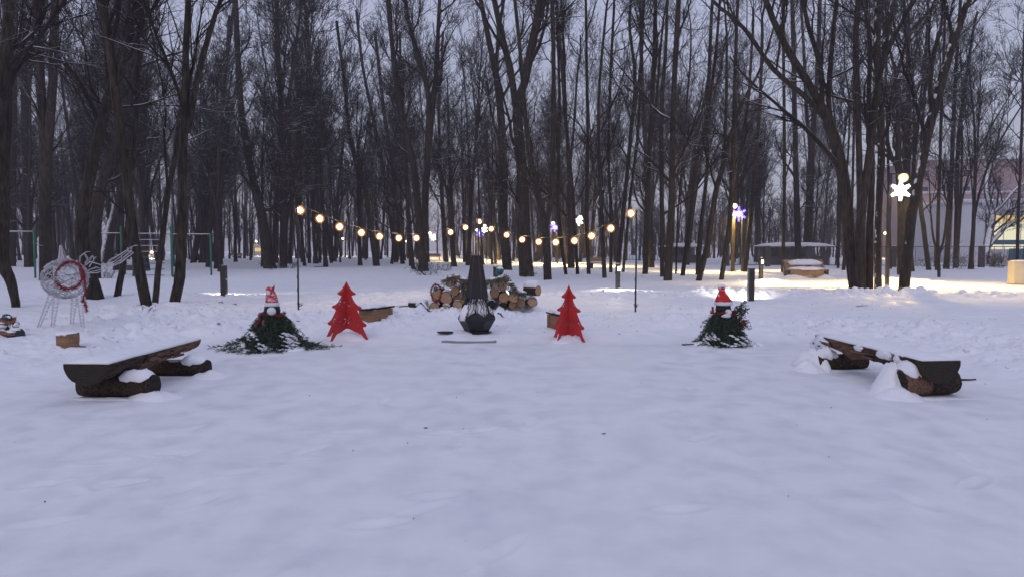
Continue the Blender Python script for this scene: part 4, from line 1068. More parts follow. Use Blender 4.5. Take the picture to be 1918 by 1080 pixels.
# ------------------------------------------------------------------ fir-branch gnomes
def gnome(loc, H, Rb, label, seed, kind, aspect=1.0):
    rng = random.Random(seed); root = thing('gnome_figure', loc, label, 'decoration', 'fir-branch gnomes')
    Hb = H * .60
    def env(z): return Rb * max(0.0, 1 - z / (Hb * 1.12)) ** .75
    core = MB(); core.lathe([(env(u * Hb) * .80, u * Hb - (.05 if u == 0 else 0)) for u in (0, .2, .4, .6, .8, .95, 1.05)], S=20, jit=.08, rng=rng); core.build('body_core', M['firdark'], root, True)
    mb = MB(); sn = MB()
    for k in range(330):
        a = rng.uniform(0, 2 * PI); z0 = Hb * rng.random() ** .8 * 1.0; out = rng.random() < (.30 if kind == 0 else .26); r0 = env(z0) * rng.uniform(.72, .95) + .01
        slope = Vector((math.cos(a) * Rb, math.sin(a) * Rb, -Hb * 1.05)).normalized()
        d = (slope + Vector((rng.uniform(-.35, .35), rng.uniform(-.35, .35), (.35 if out else rng.uniform(-.1, .15))))).normalized(); L = rng.uniform(.14, .30); pts = [Vector((r0 * math.cos(a), r0 * math.sin(a), max(.02, z0)))]
        for j in range(4):
            d = (d + Vector((rng.uniform(-.14, .14), rng.uniform(-.14, .14), -.10))).normalized(); n_ = pts[-1] + d * L / 4
            if n_.z < .012: n_.z = .012 + rng.uniform(0, .02); d.z = 0
            pts.append(n_)
        spray(mb, pts, .005, .06, 85, rng, .013)
    if kind == 0:   # long flat side branches of the left gnome
        for a, L in ((PI * 1.03, .98), (PI * .96, .80), (PI * 1.16, .7), (PI * 1.3, .6), (-.12, .85), (.05, .95), (-.28, .8), (-.02, .7), (PI * 1.5, .5), (PI * 1.42, .62), (PI * 1.62, .5)):
            d = Vector((math.cos(a), math.sin(a), 0)); p = d * Rb * .35 + Vector((0, 0, Hb * .42)); pts = [p]
            for j in range(1, 8):
                u = j / 7; pts.append(d * (Rb * .35 + (L - Rb * .35) * u) + Vector((rng.uniform(-.03, .03), rng.uniform(-.03, .03), max(.02, Hb * .42 * (1 - u) ** 1.6 + .02))))
            spray(mb, pts, .009, .10, 95, rng, .014)
            for _ in range(5):
                q = rng.choice(pts[2:]); e = (d + Vector((rng.uniform(-.8, .8), rng.uniform(-.8, .8), 0))).normalized(); spray(mb, [q, q + e * .1, q + e * .18 - Vector((0, 0, min(.03, q.z - .01)))], .004, .06, 110, rng, .011)
    else:
        for _ in range(44):   # tufts sticking out on the right shoulder of the right gnome
            p = Vector((Rb * rng.uniform(.35, .55), rng.uniform(-.15, .1), Hb * rng.uniform(.45, 1.05))); e = Vector((rng.uniform(.2, 1), rng.uniform(-.4, .4), rng.uniform(-.1, .8))).normalized()
            spray(mb, [p, p + e * .09, p + e * .19 + Vector((0, 0, -.02))], .004, .05, 90, rng, .018)
    mb.build('fir_branches', M['fir'], root)
    for k in range(36 if kind == 0 else 14):
        a = rng.uniform(PI * 1.0, PI * 2.0); z0 = Hb * .5 * rng.random() ** 1.3; L = rng.uniform(.06, .16); dv = Vector((math.cos(a) * Rb, math.sin(a) * Rb, -Hb)).normalized()
        for j in range(8):
            zz = max(.02, z0 + dv.z * L * j / 8); r0 = env(zz) * 1.0
            sn.ball((r0 * math.cos(a + j * .05) + rng.uniform(-.02, .02), r0 * math.sin(a + j * .05) + rng.uniform(-.02, .02), zz + .01), rng.uniform(.010, .026), 7, 4, sc_=(1.5, 1.0, .5), jit=.4, rng=rng)
    for k in range(16 if kind == 0 else 9):
        a = rng.uniform(PI, 2 * PI); r0 = Rb * rng.uniform(.9, 1.35); snowdome(sn, (r0 * math.cos(a), r0 * math.sin(a) * .6, -.01), rng.uniform(.1, .2), rng.uniform(.06, .12), rng.uniform(.03, .08), rng)
    sn.build('snow', M['snow'], root, True)
    b_ = MB(); b_.lathe([(.12, Hb * .90), (.13, Hb * .98), (.12, Hb * 1.10), (.08, Hb * 1.13)], S=18); b_.build('brow', M['firdark'], root, True)
    bm_ = MB(); zt = Hb * 1.10
    kb = .78 if kind == 0 else .98
    bm_.lathe([(.10 * kb, zt), (.150 * kb, zt + .01), (.155 * kb, zt + .035), (.147 * kb, zt + .065), (.10 * kb, zt + .075)], S=20, jit=.03, rng=rng)
    hat = MB(); tip = H - zt - .04
    prof = [(.100, 0), (.098, .15), (.092, .38), (.075, .62), (.060, .80), (.05, .92), (.02, 1.0)] if kind == 0 else [(.142, 0), (.125, .18), (.10, .38), (.075, .56), (.052, .74), (.036, .90), (.012, 1.0)]
    rings = []
    for r_, u in prof:
        ox = (-.045 * u * u if kind == 0 else -.035 * u); z = zt + .055 + tip * u * .86
        rings.append([(ox + r_ * math.cos(2 * PI * i / 16) * (1 + .07 * math.sin(3 * i + 6 * u)), r_ * math.sin(2 * PI * i / 16), z) for i in range(16)])
    hat.loft(rings)
    h = hat.build('hat', M['hat'] if kind == 0 else M['hat2'], root, True); bm_.build('hat_brim', M['felt'], h, True)
    pm = MB()
    if kind == 0:
        pm.loft([[(.01 + .02 * c, -.02 + .015 * s_, H - .13) for c, s_ in ((1, 0), (0, 1), (-1, 0), (0, -1))], [(.035 + .02 * c, -.02 + .012 * s_, H - .04) for c, s_ in ((1, 0), (0, 1), (-1, 0), (0, -1))], [(.052 + .002 * c, -.02 + .002 * s_, H + .005) for c, s_ in ((1, 0), (0, 1), (-1, 0), (0, -1))]]); pm.build('hat_tip', M['tinsel'], h)
        pm = MB(); pm.ball((-.03, -.085, H - .12), .038, 12, 8, jit=.06, rng=rng); pm.build('pompom', M['felt'], h, True)
    else:
        pm.ball((-.035, -.01, H - .045), .062, 14, 8, sc_=(1, 1, .95), jit=.12, rng=rng); pm.build('pompom', M['hat'], h, True)
        pm = MB(); snowdome(pm, (-.035, -.01, H - .02), .062, .06, .05, rng); pm.build('pompom_snow', M['snow'], h, True)
    ns = MB(); ns.ball((.04, -.15, Hb * (1.0 if kind == 0 else .93)), .07 if kind == 0 else .055, 14, 9, sc_=(1.05, .8, .95), jit=.04, rng=rng); ns.build('nose', M['felt'], root, True)
    ti = MB()
    for rr2 in range(1):
        pts = [((.20 + .03 * rr2) * math.cos(a), (.17 + .02 * rr2) * math.sin(a), Hb * (.90 - .05 * rr2) + .02 * math.sin(3 * a)) for a in [PI * .75 + PI * 1.5 * k / 14 for k in range(15)]]
        tinsel(ti, pts, .009, 18, rng, .042, .009)
    if kind == 0:
        tinsel(ti, [(-.16, -.16, Hb * .9), (-.12, -.20, Hb * .8), (-.16, -.25, Hb * .7), (-.18, -.27, Hb * .62)], .014, 22, rng, .045, .013)
    else:
        tinsel(ti, [(.22, -.12, Hb * .8), (.27, -.15, Hb * .68), (.30, -.18, Hb * .55)], .012, 22, rng, .04, .013); tinsel(ti, [(-.19, -.08, Hb * .9), (-.21, -.1, Hb * 1.08)], .02, 20, rng, .04, .013)
    ti.build('tinsel_scarf', M['tinsel'], root)
    be = MB(); be.loft([[(-.05 + .035 * c, -.20 + .02 * s_ - .04 * (1 - z), Hb * (.62 + .16 * z)) for c, s_ in ((1, 0), (0, 1), (-1, 0), (0, -1))] for z in (0, .5, 1)]) if kind == 0 else be.ball((.0, -.19, Hb * .84), .065, 10, 6, sc_=(1.2, .4, .5), jit=.2, rng=rng)
    be.build('beard', M['plank'] if kind == 0 else M['felt'], root)
p = gp(505, 648); gnome((p.x, p.y + .15, g1(p.x, p.y)), 1.03, .52, 'left gnome of spreading snowy fir boughs with a frosted red hat', 31, 0)
p = gp(1357, 640); gnome((p.x, p.y + .1, g1(p.x, p.y)), 1.00, .44, 'right gnome, a compact fir-bough heap with a bright red white-trimmed hat', 32, 1)

# ------------------------------------------------------------------ wire reindeer
def reindeer():
    D = 12.9; o0 = gp(122, 628); o0 = Vector((o0.x, D, g1(o0.x, D))); rng = random.Random(4)
    root = thing('wire_reindeer', o0, 'white wire reindeer with a red tinsel wreath standing in the snow at left', 'decoration')
    def L(px, py, dy=0): q = at(px, py, D + dy) - o0; return q
    body = MB(); c = L(122, 522, .05); rx, ry, rz_ = .40, .34, .36
    def ell(th, ph, k=1): return (c.x + rx * k * math.cos(th) * math.cos(ph), c.y + ry * k * math.sin(th) * math.cos(ph), c.z + rz_ * k * math.sin(ph))
    for i in range(230):
        th, ph = rng.uniform(0, 2 * PI), rng.uniform(-1.4, 1.4); dt, dp = rng.uniform(-1.3, 1.3), rng.uniform(-1.1, 1.1); n = 9
        body.tube([ell(th + dt * k / n + .12 * math.sin(k * 2.1 + i), ph + dp * k / n + .12 * math.cos(k * 1.7 + i), 1 + rng.uniform(-.05, .06)) for k in range(n)], .0042 if i % 4 else .006, 3, False)
    body.build('body', M['wire'], root)
    sc2 = MB()
    for i in range(26):
        th, ph = rng.uniform(0, 2 * PI), rng.uniform(-1.3, 1.1); a = ell(th, ph, .9); b_ = ell(th + rng.uniform(1, 3), ph + rng.uniform(-1, 1), .9); sc2.tube([a, b_], .005, 3, False)
    sc2.build('body_frame', M['wire_dark'], root)
    neck = MB(); hp = L(118, 492, -.02)
    for i in range(42):
        a = rng.uniform(0, 2 * PI); r0 = rng.uniform(.03, .13)
        p0 = Vector((hp.x + r0 * math.cos(a), hp.y + r0 * math.sin(a) * .8, hp.z + rng.uniform(-.12, .08))); p1 = Vector((hp.x - .03 + .02 * math.cos(a), hp.y, hp.z + rng.uniform(.15, .34)))
        neck.tube([p0, p0.lerp(p1, .5) + Vector((rng.uniform(-.02, .02), rng.uniform(-.02, .02), 0)), p1], .0042, 3, False)
    neck.build('head', M['wire'], root)
    for (t0, b0, dy) in (((98, 548), (72, 622), .1), ((106, 555), (98, 632), -.2), ((140, 552), (134, 618), .12), ((148, 550), (156, 628), -.12)):
        lg = MB(); a = L(*t0, dy); b_ = L(*b0, dy); b_.z = max(b_.z, -.03)
        ct = []
        for s_ in range(4):
            an = s_ * PI / 2; ct.append([a.lerp(b_, u) + Vector((math.cos(an) * (.06 - .032 * u), math.sin(an) * (.06 - .03 * u), 0)) for u in (0, .25, .5, .75, 1)]); lg.tube(ct[-1], .0042, 3, False)
        pts = [a.lerp(b_, u / 46) + Vector((math.cos(u * 1.35) * (.062 - .03 * u / 46) + rng.uniform(-.012, .012), math.sin(u * 1.35) * (.062 - .03 * u / 46), rng.uniform(-.015, .015))) for u in range(47)]
        lg.tube(pts, .0042, 3, False); lg.build('leg', M['wire'], root)
    for an_pts in ([(150, 503), (168, 490), (190, 497), (212, 490), (240, 470), (250, 474), (226, 492), (196, 503), (160, 512)], [(148, 498), (150, 480), (158, 474), (164, 484), (160, 496), (172, 480), (176, 486), (166, 500)], [(160, 508), (180, 500), (200, 505), (182, 510), (160, 512)], [(196, 500), (206, 488), (222, 478), (240, 468), (248, 462), (245, 470), (228, 484), (206, 500)]):
        an = MB(); base = [L(x, y, -.1 - .3 * (x - 150) / 100) for x, y in an_pts]
        for _ in range(2): an.tube([q + Vector((rng.uniform(-.012, .012), rng.uniform(-.02, .02), rng.uniform(-.012, .012))) for q in base], .0055, 4)
        for q in base[::2]:
            d = Vector((rng.uniform(-1, 1), rng.uniform(-.3, .3), rng.uniform(.2, 1))).normalized(); an.tube([q, q + d * .05, q + d * .09 + Vector((.02, 0, -.02)), q + d * .02], .004, 3, False)
        an.build('antler', M['wire'], root)
    w = MB(); pts = []; wc = L(128, 516, -.27)
    for k in range(25):
        a = 2 * PI * k / 24; pts.append((wc.x + .25 * math.cos(a), wc.y + .05 * math.sin(a) + .03, wc.z + .245 * math.sin(a)))
    tinsel(w, pts, .014, 60, rng, .055, .009)
    tail = [L(150, 505, -.4), L(158, 520, -.4), L(160, 545, -.38), L(155, 562, -.38), L(160, 568, -.38), L(163, 583, -.38)]
    tinsel(w, tail, .014, 90, rng, .055, .010)
    w.build('tinsel_wreath', M['tinsel'], root)
reindeer()

# ------------------------------------------------------------------ bauble heap at the left edge, short stump
def bauble_heap():
    D = 11.9; o0 = gp(8, 640); o0 = Vector((o0.x, D, g1(o0.x, D))); rng = random.Random(6)
    root = thing('bauble_heap', o0, 'heap of snowy baubles and tinsel coils at the left edge of the view', 'decoration')
    def L(px, py, dy=0): return at(px, py, D + dy) - o0
    for (px, py, r, mt) in ((33, 626, .115, 'darkteal'), (8, 610, .10, 'silver'), (5, 630, .12, 'silver'), (22, 640, .075, 'silver'), (37, 637, .055, 'silver'), (30, 608, .06, 'silver'), (-14, 622, .13, 'darkteal'), (-12, 640, .1, 'silver'), (12, 597, .09, 'darkteal')):
        mb = MB(); mb.ball(L(px, py, rng.uniform(-.1, .1)), r, 16, 10); mb.build('bauble', M[mt], root, True)
    for (cx, cy, R, mt) in ((5, 600, .19, 'copper'), (6, 636, .27, 'olive'), (4, 622, .24, 'copper')):
        mb = MB(); c = L(cx, cy); tinsel(mb, [(c.x + R * math.cos(a), c.y + R * math.sin(a) * .6, c.z + .03 * math.sin(3 * a)) for a in [2 * PI * k / 20 for k in range(21)]], .03, 20, rng, .05, .014); mb.build('tinsel_coil', M[mt], root)
    s = MB()
    for (px, py, r) in ((8, 604, .09), (30, 617, .075), (20, 621, .08), (2, 620, .09), (25, 634, .06), (10, 594, .07)): snowdome(s, L(px, py, -.05), r, r * .8, r * .45, rng, drop=.01)
    s.build('snow', M['snow'], root, True)
bauble_heap()
def stump():
    p = gp(128, 656); root = thing('tree_stump', (p.x, p.y, g1(p.x, p.y)), 'short upright cut stump with flat snow on top in front of the wire reindeer', 'stump')
    rng = random.Random(8); mb = MB(); mb.lathe([(.155, -.06), (.150, .05), (.152, .14), (.157, .215)], S=20, jit=.04, rng=rng); o = mb.build('bark', M['plank'], root)
    b_ = MB(); b_.lathe([(.150, .216), (.150, .224)], S=20); b_.build('cut_top', M['cutold'], root)
    s = MB(); snowdome(s, (0, 0, .225), .15, .15, .03, rng); snowdome(s, (-.12, -.16, -.02), .16, .1, .09, rng); snowdome(s, (.13, -.1, -.02), .15, .1, .05, rng); s.build('snow', M['snow'], root, True)
stump()

# ------------------------------------------------------------------ string lights
PL, PR, PC = gp(559, 585), gp(1190, 582), None
PL.z = g1(PL.x, PL.y); PR.z = g1(PR.x, PR.y)
cD = 27.5; PC = at(896, 540, cD); PC.z = g1(PC.x, cD)
def light_pole(p, top_py, label, wind=True):
    root = thing('light_pole', p, label, 'pole', 'poles of the string lights')
    h = at(959, top_py, p.y).z - p.z
    mb = MB(); mb.tube([(0, 0, -.1), (.01, 0, h * .5), (0, 0, h)], .022, 8); mb.build('pole', M['black'], root)
    m2 = MB(); m2.tube([(0, 0, h - .03), (.06, 0, h - .01), (.12, -.02, h - .05)], .009, 5); m2.build('hook', M['black'], root)
    if wind:
        m3 = MB(); m3.tube([(.025 * math.cos(k * 1.2), .025 * math.sin(k * 1.2), .02 + h * .96 * k / 40) for k in range(41)], .005, 4, False); m3.build('cable', M['black'], root)
        m4 = MB()
        for k in range(7): m4.tube([(.03, 0, .12), (.03 + rn.uniform(-.09, .09), rn.uniform(-.06, .06), .12 + rn.uniform(-.02, .1)), (.02, .0, .2)], .006, 4)
        m4.build('cable_knot', M['black'], root)
    return h
hl = light_pole(PL, 386, 'thin black pole at the left end of the string lights')
hr = light_pole(PR, 393, 'thin black pole at the right end of the string lights')
hc = light_pole(PC, 412, 'thin black pole in the middle of the string lights, behind the fire-pit chimney', False)
def string_lights(A, B, bulbs, label):
    """the cable hangs in the vertical plane between two poles; bulbs sit on it"""
    root = thing('string_light', (A.x, A.y, A.z), label, 'string light', 'festoon cables between the thin poles'); o0 = Vector(A)
    pts = []
    dA = Vector((B.x - A.x, B.y - A.y, 0))
    for px, py in bulbs:
        d = Vector(ray(px, py))          # meet of the sight line and the plane A-B
        n = Vector((-dA.y, dA.x, 0)); t_ = (Vector((A.x, A.y, 0)) - Vector((0, 0, 0))).dot(n) / d.dot(n)
        pts.append(Vector((0, 0, CAMH)) + d * t_)
    return root, o0, pts
BL = [(562, 394), (599, 410), (636, 425), (677, 436), (711, 443), (747, 446), (780, 446), (844, 435), (872, 426), (898, 415)]
BR = [(1182, 400), (1144, 428), (1108, 442), (1076, 451), (1041, 454), (1009, 453), (978, 449), (949, 440), (920, 429)]
shared = {}
def festoon(A, hA, B, hB, bulbs, label):
    root, o0, pts = string_lights(A, B, bulbs, label)
    chain = [A + Vector((0, 0, hA - .03))] + [q + Vector((0, 0, .14)) for q in pts] + [B + Vector((0, 0, hB - .02))]
    w = MB(); w.tube([c - o0 for c in chain], .007, 4, False); w.build('cable', M['black'], root)
    for q in pts:
        if 'a' not in shared:
            m1 = MB(); m1.lathe([(.020, .15), (.030, .14), (.030, .10), (.018, .095)], S=8); a = m1.build('socket', M['black'], root); shared['a'] = a.data
            m2 = MB(); m2.ball((0, 0, 0), .066, 14, 9); b_ = m2.build('filament', M['filament'], a, True); shared['b'] = b_.data
            m3 = MB(); m3.ball((0, 0, 0), .118, 18, 12); c_ = m3.build('halo_shell', M['amberhalo'], a, True); shared['c'] = c_.data  # added shell, sized to the orange halo around the bulb
        else:
            a = link('socket', shared['a'], None, root); b_ = link('filament', shared['b'], None, a); c_ = link('halo_shell', shared['c'], None, a)
        a.location = q - o0
festoon(PL, hl, PC, hc, BL, 'left cable of warm bulbs sagging from the left pole to the middle pole')
festoon(PR, hr, PC, hc, BR, 'right cable of warm bulbs sagging from the right pole to the middle pole')

# ------------------------------------------------------------------ bollard lamps
def bollard(px, py, face, label, h=1.0, D=None):
    p = gp(px, py) if D is None else at(px, py, D); z = g1(p.x, p.y)
    root = thing('bollard_lamp', (p.x, p.y, z - .03), label, 'bollard lamp', 'black bollard lamps beside the paths')
    mb = MB(); w = .17; mb.box((0, 0, h / 2), (w, w, h)); mb.box((0, 0, h + .011), (w + .012, w + .012, .02)); mb.build('post', M['black'], root)
    s = -1 if face == 'front' else 1
    mb = MB(); mb.box((.035 * (1 if s < 0 else 0), s * (w / 2 + .006), h - .17), (w * .62, .014, .17)); ln = mb.build('light_window', M['bollardlit'], root)
    mb = MB(); snowdome(mb, (0, 0, h + .02), .07, .07, .03 if face == 'front' else .012, rn); mb.build('snow_cap', M['snow'], root, True)
    l = bpy.data.objects.new('bulb', bpy.data.lights.new('bulb', 'SPOT')); col.objects.link(l); l.parent = root
    l.data.energy = 110 if face == 'back' else 160; l.data.color = (1.0, .93, .72); l.data.spot_size = rad(110); l.data.spot_blend = .5; l.data.shadow_soft_size = .06
    l.location = (0, s * .17, h - .15); l.rotation_euler = (rad(50) if s > 0 else rad(-50), 0, 0)
    return root
bollard(420, 557, 'back', 'black bollard behind the left gnome, a dot of snow on its side')
bollard(1406, 563, 'back', 'black bollard right of the right gnome')
bollard(1157, 540, 'front', 'black bollard with a lit face among the trees right of the string lights')
bollard(1425, 527, 'front', 'black bollard with a lit face left of the slanted bench')
bollard(929, 560, 'back', 'black bollard half hidden behind the wood pile beside the teal bauble')
mb = MB(); mb.ball((0, 0, 0), .02, 8, 6, sc_=(1.2, .5, .9)); o = mb.build('snow_blob', M['snow'], None, True); q = at(424, 523, gp(420, 557).y - .1); o.location = q; tag(o, 'dab of snow stuck on the side of the left black bollard', 'snow')

# ------------------------------------------------------------------ street lamps with snowflakes
def lamp(px_head, py_head, D, label, flake=None, dx=-.62, power=700, small=False, pxpost=None):
    hp = at(px_head, py_head, D); bx = at(pxpost, py_head, D).x if pxpost else hp.x + dx
    z0 = g1(bx, D); root = thing('street_lamp', (bx, D, z0), label, 'street lamp', 'lamps along the park path')
    h = hp.z - z0; ax = hp.x - bx
    mb = MB(); mb.box((0, 0, h / 2 + .02), (.13, .13, h + .30)); mb.build('post', M['black'], root)
    mb = MB(); mb.box((ax * .5, 0, h + .15), (abs(ax) + .10, .07, .06)); mb.build('arm', M['black'], root)
    mb = MB(); mb.lathe([(.04, .20), (.10, .19), (.12, .15), (.08, .13)], (ax, 0, h), 16); hd = mb.build('lamp_head', M['black'], root)
    gk = 1.0 if D < 110 else 1.5  # far lamp balls and halo shells enlarged to imitate their glare
    mb = MB(); mb.ball((ax, 0, h), .135 * gk, 16, 10); mb.build('lens', M['lampglow'], hd, True)
    mb = MB(); mb.ball((ax, 0, h), .20 * gk, 18, 12); mb.build('glow_shell', M['lamphalo'], hd, True)  # added shell imitating the lamp's halo
    l = bpy.data.objects.new('bulb', bpy.data.lights.new('bulb', 'SPOT')); col.objects.link(l); l.parent = root; l.location = (ax, 0, h - .24)
    l.data.energy = power; l.data.color = (1.0, .67, .22); l.data.shadow_soft_size = .12; l.data.spot_size = rad(150); l.data.spot_blend = .6
    if flake:
        sx, sy, R, mt = flake; c = at(sx, sy, D - .12) - Vector((bx, D, z0)); f = MB(); g = MB()
        for k in range(6):
            a = k * PI / 3 + PI / 6; d = Vector((math.cos(a), 0, math.sin(a))); n = Vector((-math.sin(a), 0, math.cos(a)))
            f.tube([c, c + d * R], .028, 6)
            for u in (.38, .62, .84):
                for s_ in (-1, 1): f.tube([c + d * R * u, c + d * R * (u + .20) + n * s_ * R * .24 * (1.3 - u)], .022, 5)
            g.tube([c + d * R * .42, c + Vector((math.cos(a + PI / 3), 0, math.sin(a + PI / 3))) * R * .42], .024, 5)
        fo = f.build('snowflake', M[mt], root); g.ball(tuple(c), R * .28, 12, 8, sc_=(1, .3, 1)); g.build('snowflake_ring', M['ledwhite' if mt == 'ledwhite' else 'ledcore'], fo)
        b_ = MB(); b_.tube([c + Vector((0, 0, R)), Vector((c.x, 0, h + .13))], .01, 4); b_.build('hanger', M['black'], root)
lamp(1692, 333, 28.8, 'near street lamp with a white glowing snowflake by the great tree cluster', (1687, 357, .40, 'ledwhite'), pxpost=1667, power=6000)
lamp(1376, 386, 48, 'street lamp with a big violet snowflake among the slender trees', (1384, 401, .50, 'ledviolet'), pxpost=1392, power=4500)
lamp(1087, 407, 66, 'street lamp with a white snowflake beyond the right string of lights', (1084, 414, .42, 'ledwhite'), pxpost=1080, power=9000)
lamp(1036, 418, 76, 'street lamp with a violet snowflake behind the dividing reddish trunk', (1039, 426, .50, 'ledviolet'), pxpost=1044, power=9000)
lamp(908, 423, 87, 'street lamp with a white snowflake right of the middle string-light pole', (907, 430, .42, 'ledwhite'), pxpost=912, power=9000)
lamp(893, 431, 104, 'distant street lamp with a violet snowflake close behind the middle string-light pole', (899, 437, .55, 'ledviolet'), pxpost=903, power=9000)
lamp(805, 437, 122, 'distant lamp with a bright pale snowflake beside the great forked tree', (808, 443, .75, 'ledcore'), pxpost=800, power=8000)
lamp(813, 441, 140, 'farthest lamp of the pair right of the great forked tree', (812, 446, .5, 'ledwhite'), pxpost=818, power=8000)
for px, py, D, lab in ((761, 452, 165, 'tiny far lamp between two string bulbs left of the great forked tree'), (631, 452, 175, 'left of two tiny far lamps under the string bulbs'), (642, 447, 160, 'right of two tiny far lamps under the string bulbs'), (480, 452, 165, 'tiny far lamp left of the stout left-leaning tree'),
                       (516, 453, 150, 'tiny far lamp between the stout left-leaning tree and the upright one'), (856, 459, 180, 'faint pinprick lamp left of the fire-pit chimney'), (1658, 437, 118, 'small far lamp left of the near lamp post'), (284, 472, 120, 'low far lantern seen through the exercise ladder')):
    lamp(px, py, D, lab, None, dx=-.5, power=7000)

# ------------------------------------------------------------------ bench, bin by the path; box; cabinet
def slanted_bench():
    p = gp(1515, 520); root = thing('park_bench', (p.x, p.y + .3, g1(p.x, p.y)), 'wide slanted park bench deep in snow under the lamp light', 'bench', None, rad(-4))
    W_ = 2.2
    mb = MB(); mb.box((-.1, -.35, .30), (W_ * .82, .10, .36)); mb.build('front_board', M['seatwood'], root)
    mb = MB(); mb.box((0, 0, .46), (W_, .75, .06)); mb.build('seat', M['seatwood'], root)
    mb = MB()
    for k in range(6): mb.box((.05, .46 + k * .07, .56 + k * .085), (W_, .03, .07), rx=rad(-38))
    mb.build('backrest', M['seatwood'], root)
    for sx in (-1, 1):
        mb = MB(); mb.box((sx * (W_ / 2 - .05), .1, .22), (.09, .8, .44)); mb.build('leg', M['black'], root)
        mb = MB(); mb.box((sx * (W_ / 2 - .05), .62, .68), (.08, .08, .7), rx=rad(-38)); mb.build('back_post', M['black'], root)
    s = MB(); snowdome(s, (0, 0, .48), W_ * .50, .40, .16, rn, S=26); snowdome(s, (.05, .66, .74), W_ * .50, .30, .30, rn, S=26); snowdome(s, (.9, -.1, -.02), .6, .6, .30, rn); snowdome(s, (-.9, -.6, -.02), .7, .5, .26, rn); s.build('snow', M['snow'], root, True)
slanted_bench()
def bin_():
    p = gp(1473, 516); root = thing('litter_bin', (p.x, p.y, g1(p.x, p.y)), 'round litter bin topped with snow left of the slanted bench', 'litter bin')
    mb = MB(); mb.lathe([(.20, .0), (.21, .1), (.21, .70), (.19, .72)], S=16); mb.build('body', M['cream'], root)
    mb = MB()
    for k in range(8): a = 2 * PI * k / 8; mb.box((.215 * math.cos(a), .215 * math.sin(a), .4), (.02, .05, .58), rz=a)
    mb.build('slats', M['seatwood'], root)
    mb = MB(); mb.lathe([(.16, .72), (.23, .73), (.24, .78), (.12, .80)], S=16); mb.build('lid', M['black'], root)
    s = MB(); snowdome(s, (0, 0, .79), .23, .23, .08, rn); s.build('snow_cap', M['snow'], root, True)
bin_()
def cabinet():
    p = gp(1926, 534); root = thing('utility_cabinet', (p.x, p.y + .3, g1(p.x, p.y) - .05), 'cream utility cabinet at the right edge beside the lit path', 'cabinet', None, rad(-8))
    mb = MB(); mb.box((0, 0, .52), (1.05, .5, 1.02)); mb.build('body', M['cream'], root)
    for k in (0, 1):
        mb = MB(); mb.box((-.26 + .52 * k, -.262, .62), (.49, .02, .84)); d = mb.build('door', M['cream'], root)
        m2 = MB(); m2.box((-.05 + .10 * k, -.285, .62), (.02, .03, .12)); m2.build('handle', M['black'], d)
    mb = MB(); mb.box((0, -.01, 1.055), (1.12, .58, .05)); mb.build('roof', M['cream'], root)
    mb = MB(); mb.box((0, 0, .03), (1.1, .54, .10)); mb.build('plinth', M['masonry'], root)
    s = MB(); snowdome(s, (0, 0, 1.08), .54, .27, .05, rn, S=24); s.build('snow_cap', M['snow'], root, True)
cabinet()
def far_bench(px, py, label, w=1.6, rz=0.0):
    p = gp(px, py); root = thing('far_bench', (p.x, p.y, g1(p.x, p.y)), label, 'bench', 'benches along the far path', rz)
    mb = MB(); mb.box((0, 0, .45), (w, .45, .07)); mb.build('seat', M['seatwood'], root)
    mb = MB(); mb.box((0, .24, .72), (w, .06, .42), rx=rad(-12)); mb.build('backrest', M['seatwood'], root)
    for sx in (-1, 1): mb = MB(); mb.box((sx * w * .42, 0, .2), (.08, .42, .44)); mb.build('leg', M['black'], root)
    s = MB(); snowdome(s, (0, 0, .485), w * .48, .2, .07, rn, S=20); s.build('snow', M['snow'], root, True)
far_bench(1119, 502, 'brown bench seen from the side behind the lit black bollard', 1.5, .5)
far_bench(812, 488, 'far bench in the light right of the great forked tree', 2.0)
far_bench(887, 488, 'far bench beside the foot of the middle string-light pole', 1.8, .2)
far_bench(440, 485, 'far bench in a strip of light right of the exercise bars', 2.4)

# ------------------------------------------------------------------ exercise bars
def bar_frame(D, posts, bars, label, rungs=(), thick=.055):
    x0 = at(posts[0][0], 470, D).x; z0 = g1(x0, D); o0 = Vector((x0, D, z0))
    root = thing('exercise_frame', o0, label, 'exercise bars', 'green exercise frames in the snow')
    for px, top in posts:
        q = at(px, top, D) - o0; mb = MB(); mb.tube([(q.x, 0, -.15), (q.x, 0, q.z)], thick, 10); mb.ball((q.x, 0, q.z), thick, 10, 6); mb.build('post', M['green'], root, True)
    for xa, xb, y in bars:
        a = at(xa, y, D) - o0; b_ = at(xb, y, D) - o0; mb = MB(); mb.tube([(a.x, 0, a.z), (b_.x, 0, b_.z)], .022, 8); mb.build('bar', M['greymetal'], root, True)
        s = MB(); s.tube([(a.x, 0, a.z + .022), ((a.x + b_.x) / 2, 0, a.z + .03), (b_.x, 0, b_.z + .022)], .016, 6); s.build('bar_snow', M['snow'], root, True)
    for xa, xb, y, mt in rungs:
        a = at(xa, y, D) - o0; b_ = at(xb, y, D) - o0; mb = MB(); mb.tube([(a.x, -.1, a.z), (b_.x, -.1, b_.z)], .02, 6); mb.build('rung', M[mt], root, True)
bar_frame(38.5, [(-18, 431), (63, 431)], [(-18, 63, 434)], 'left-most green pull-up frame between the edge trees')
bar_frame(42, [(226, 425), (320, 426), (394, 438)], [(188, 226, 437), (320, 394, 439)], 'wide green pull-up frame with three posts behind the leaning brown trunks')
bar_frame(40, [(249, 480), (321, 424)], [(249, 321, 438)], 'green ladder frame with stacked rungs behind the left-leaning brown trunk', [(262, 308, y, 'wire') for y in (449, 460, 471)] + [(249, 310, y, 'bluewall') for y in (482, 493, 504, 515)])
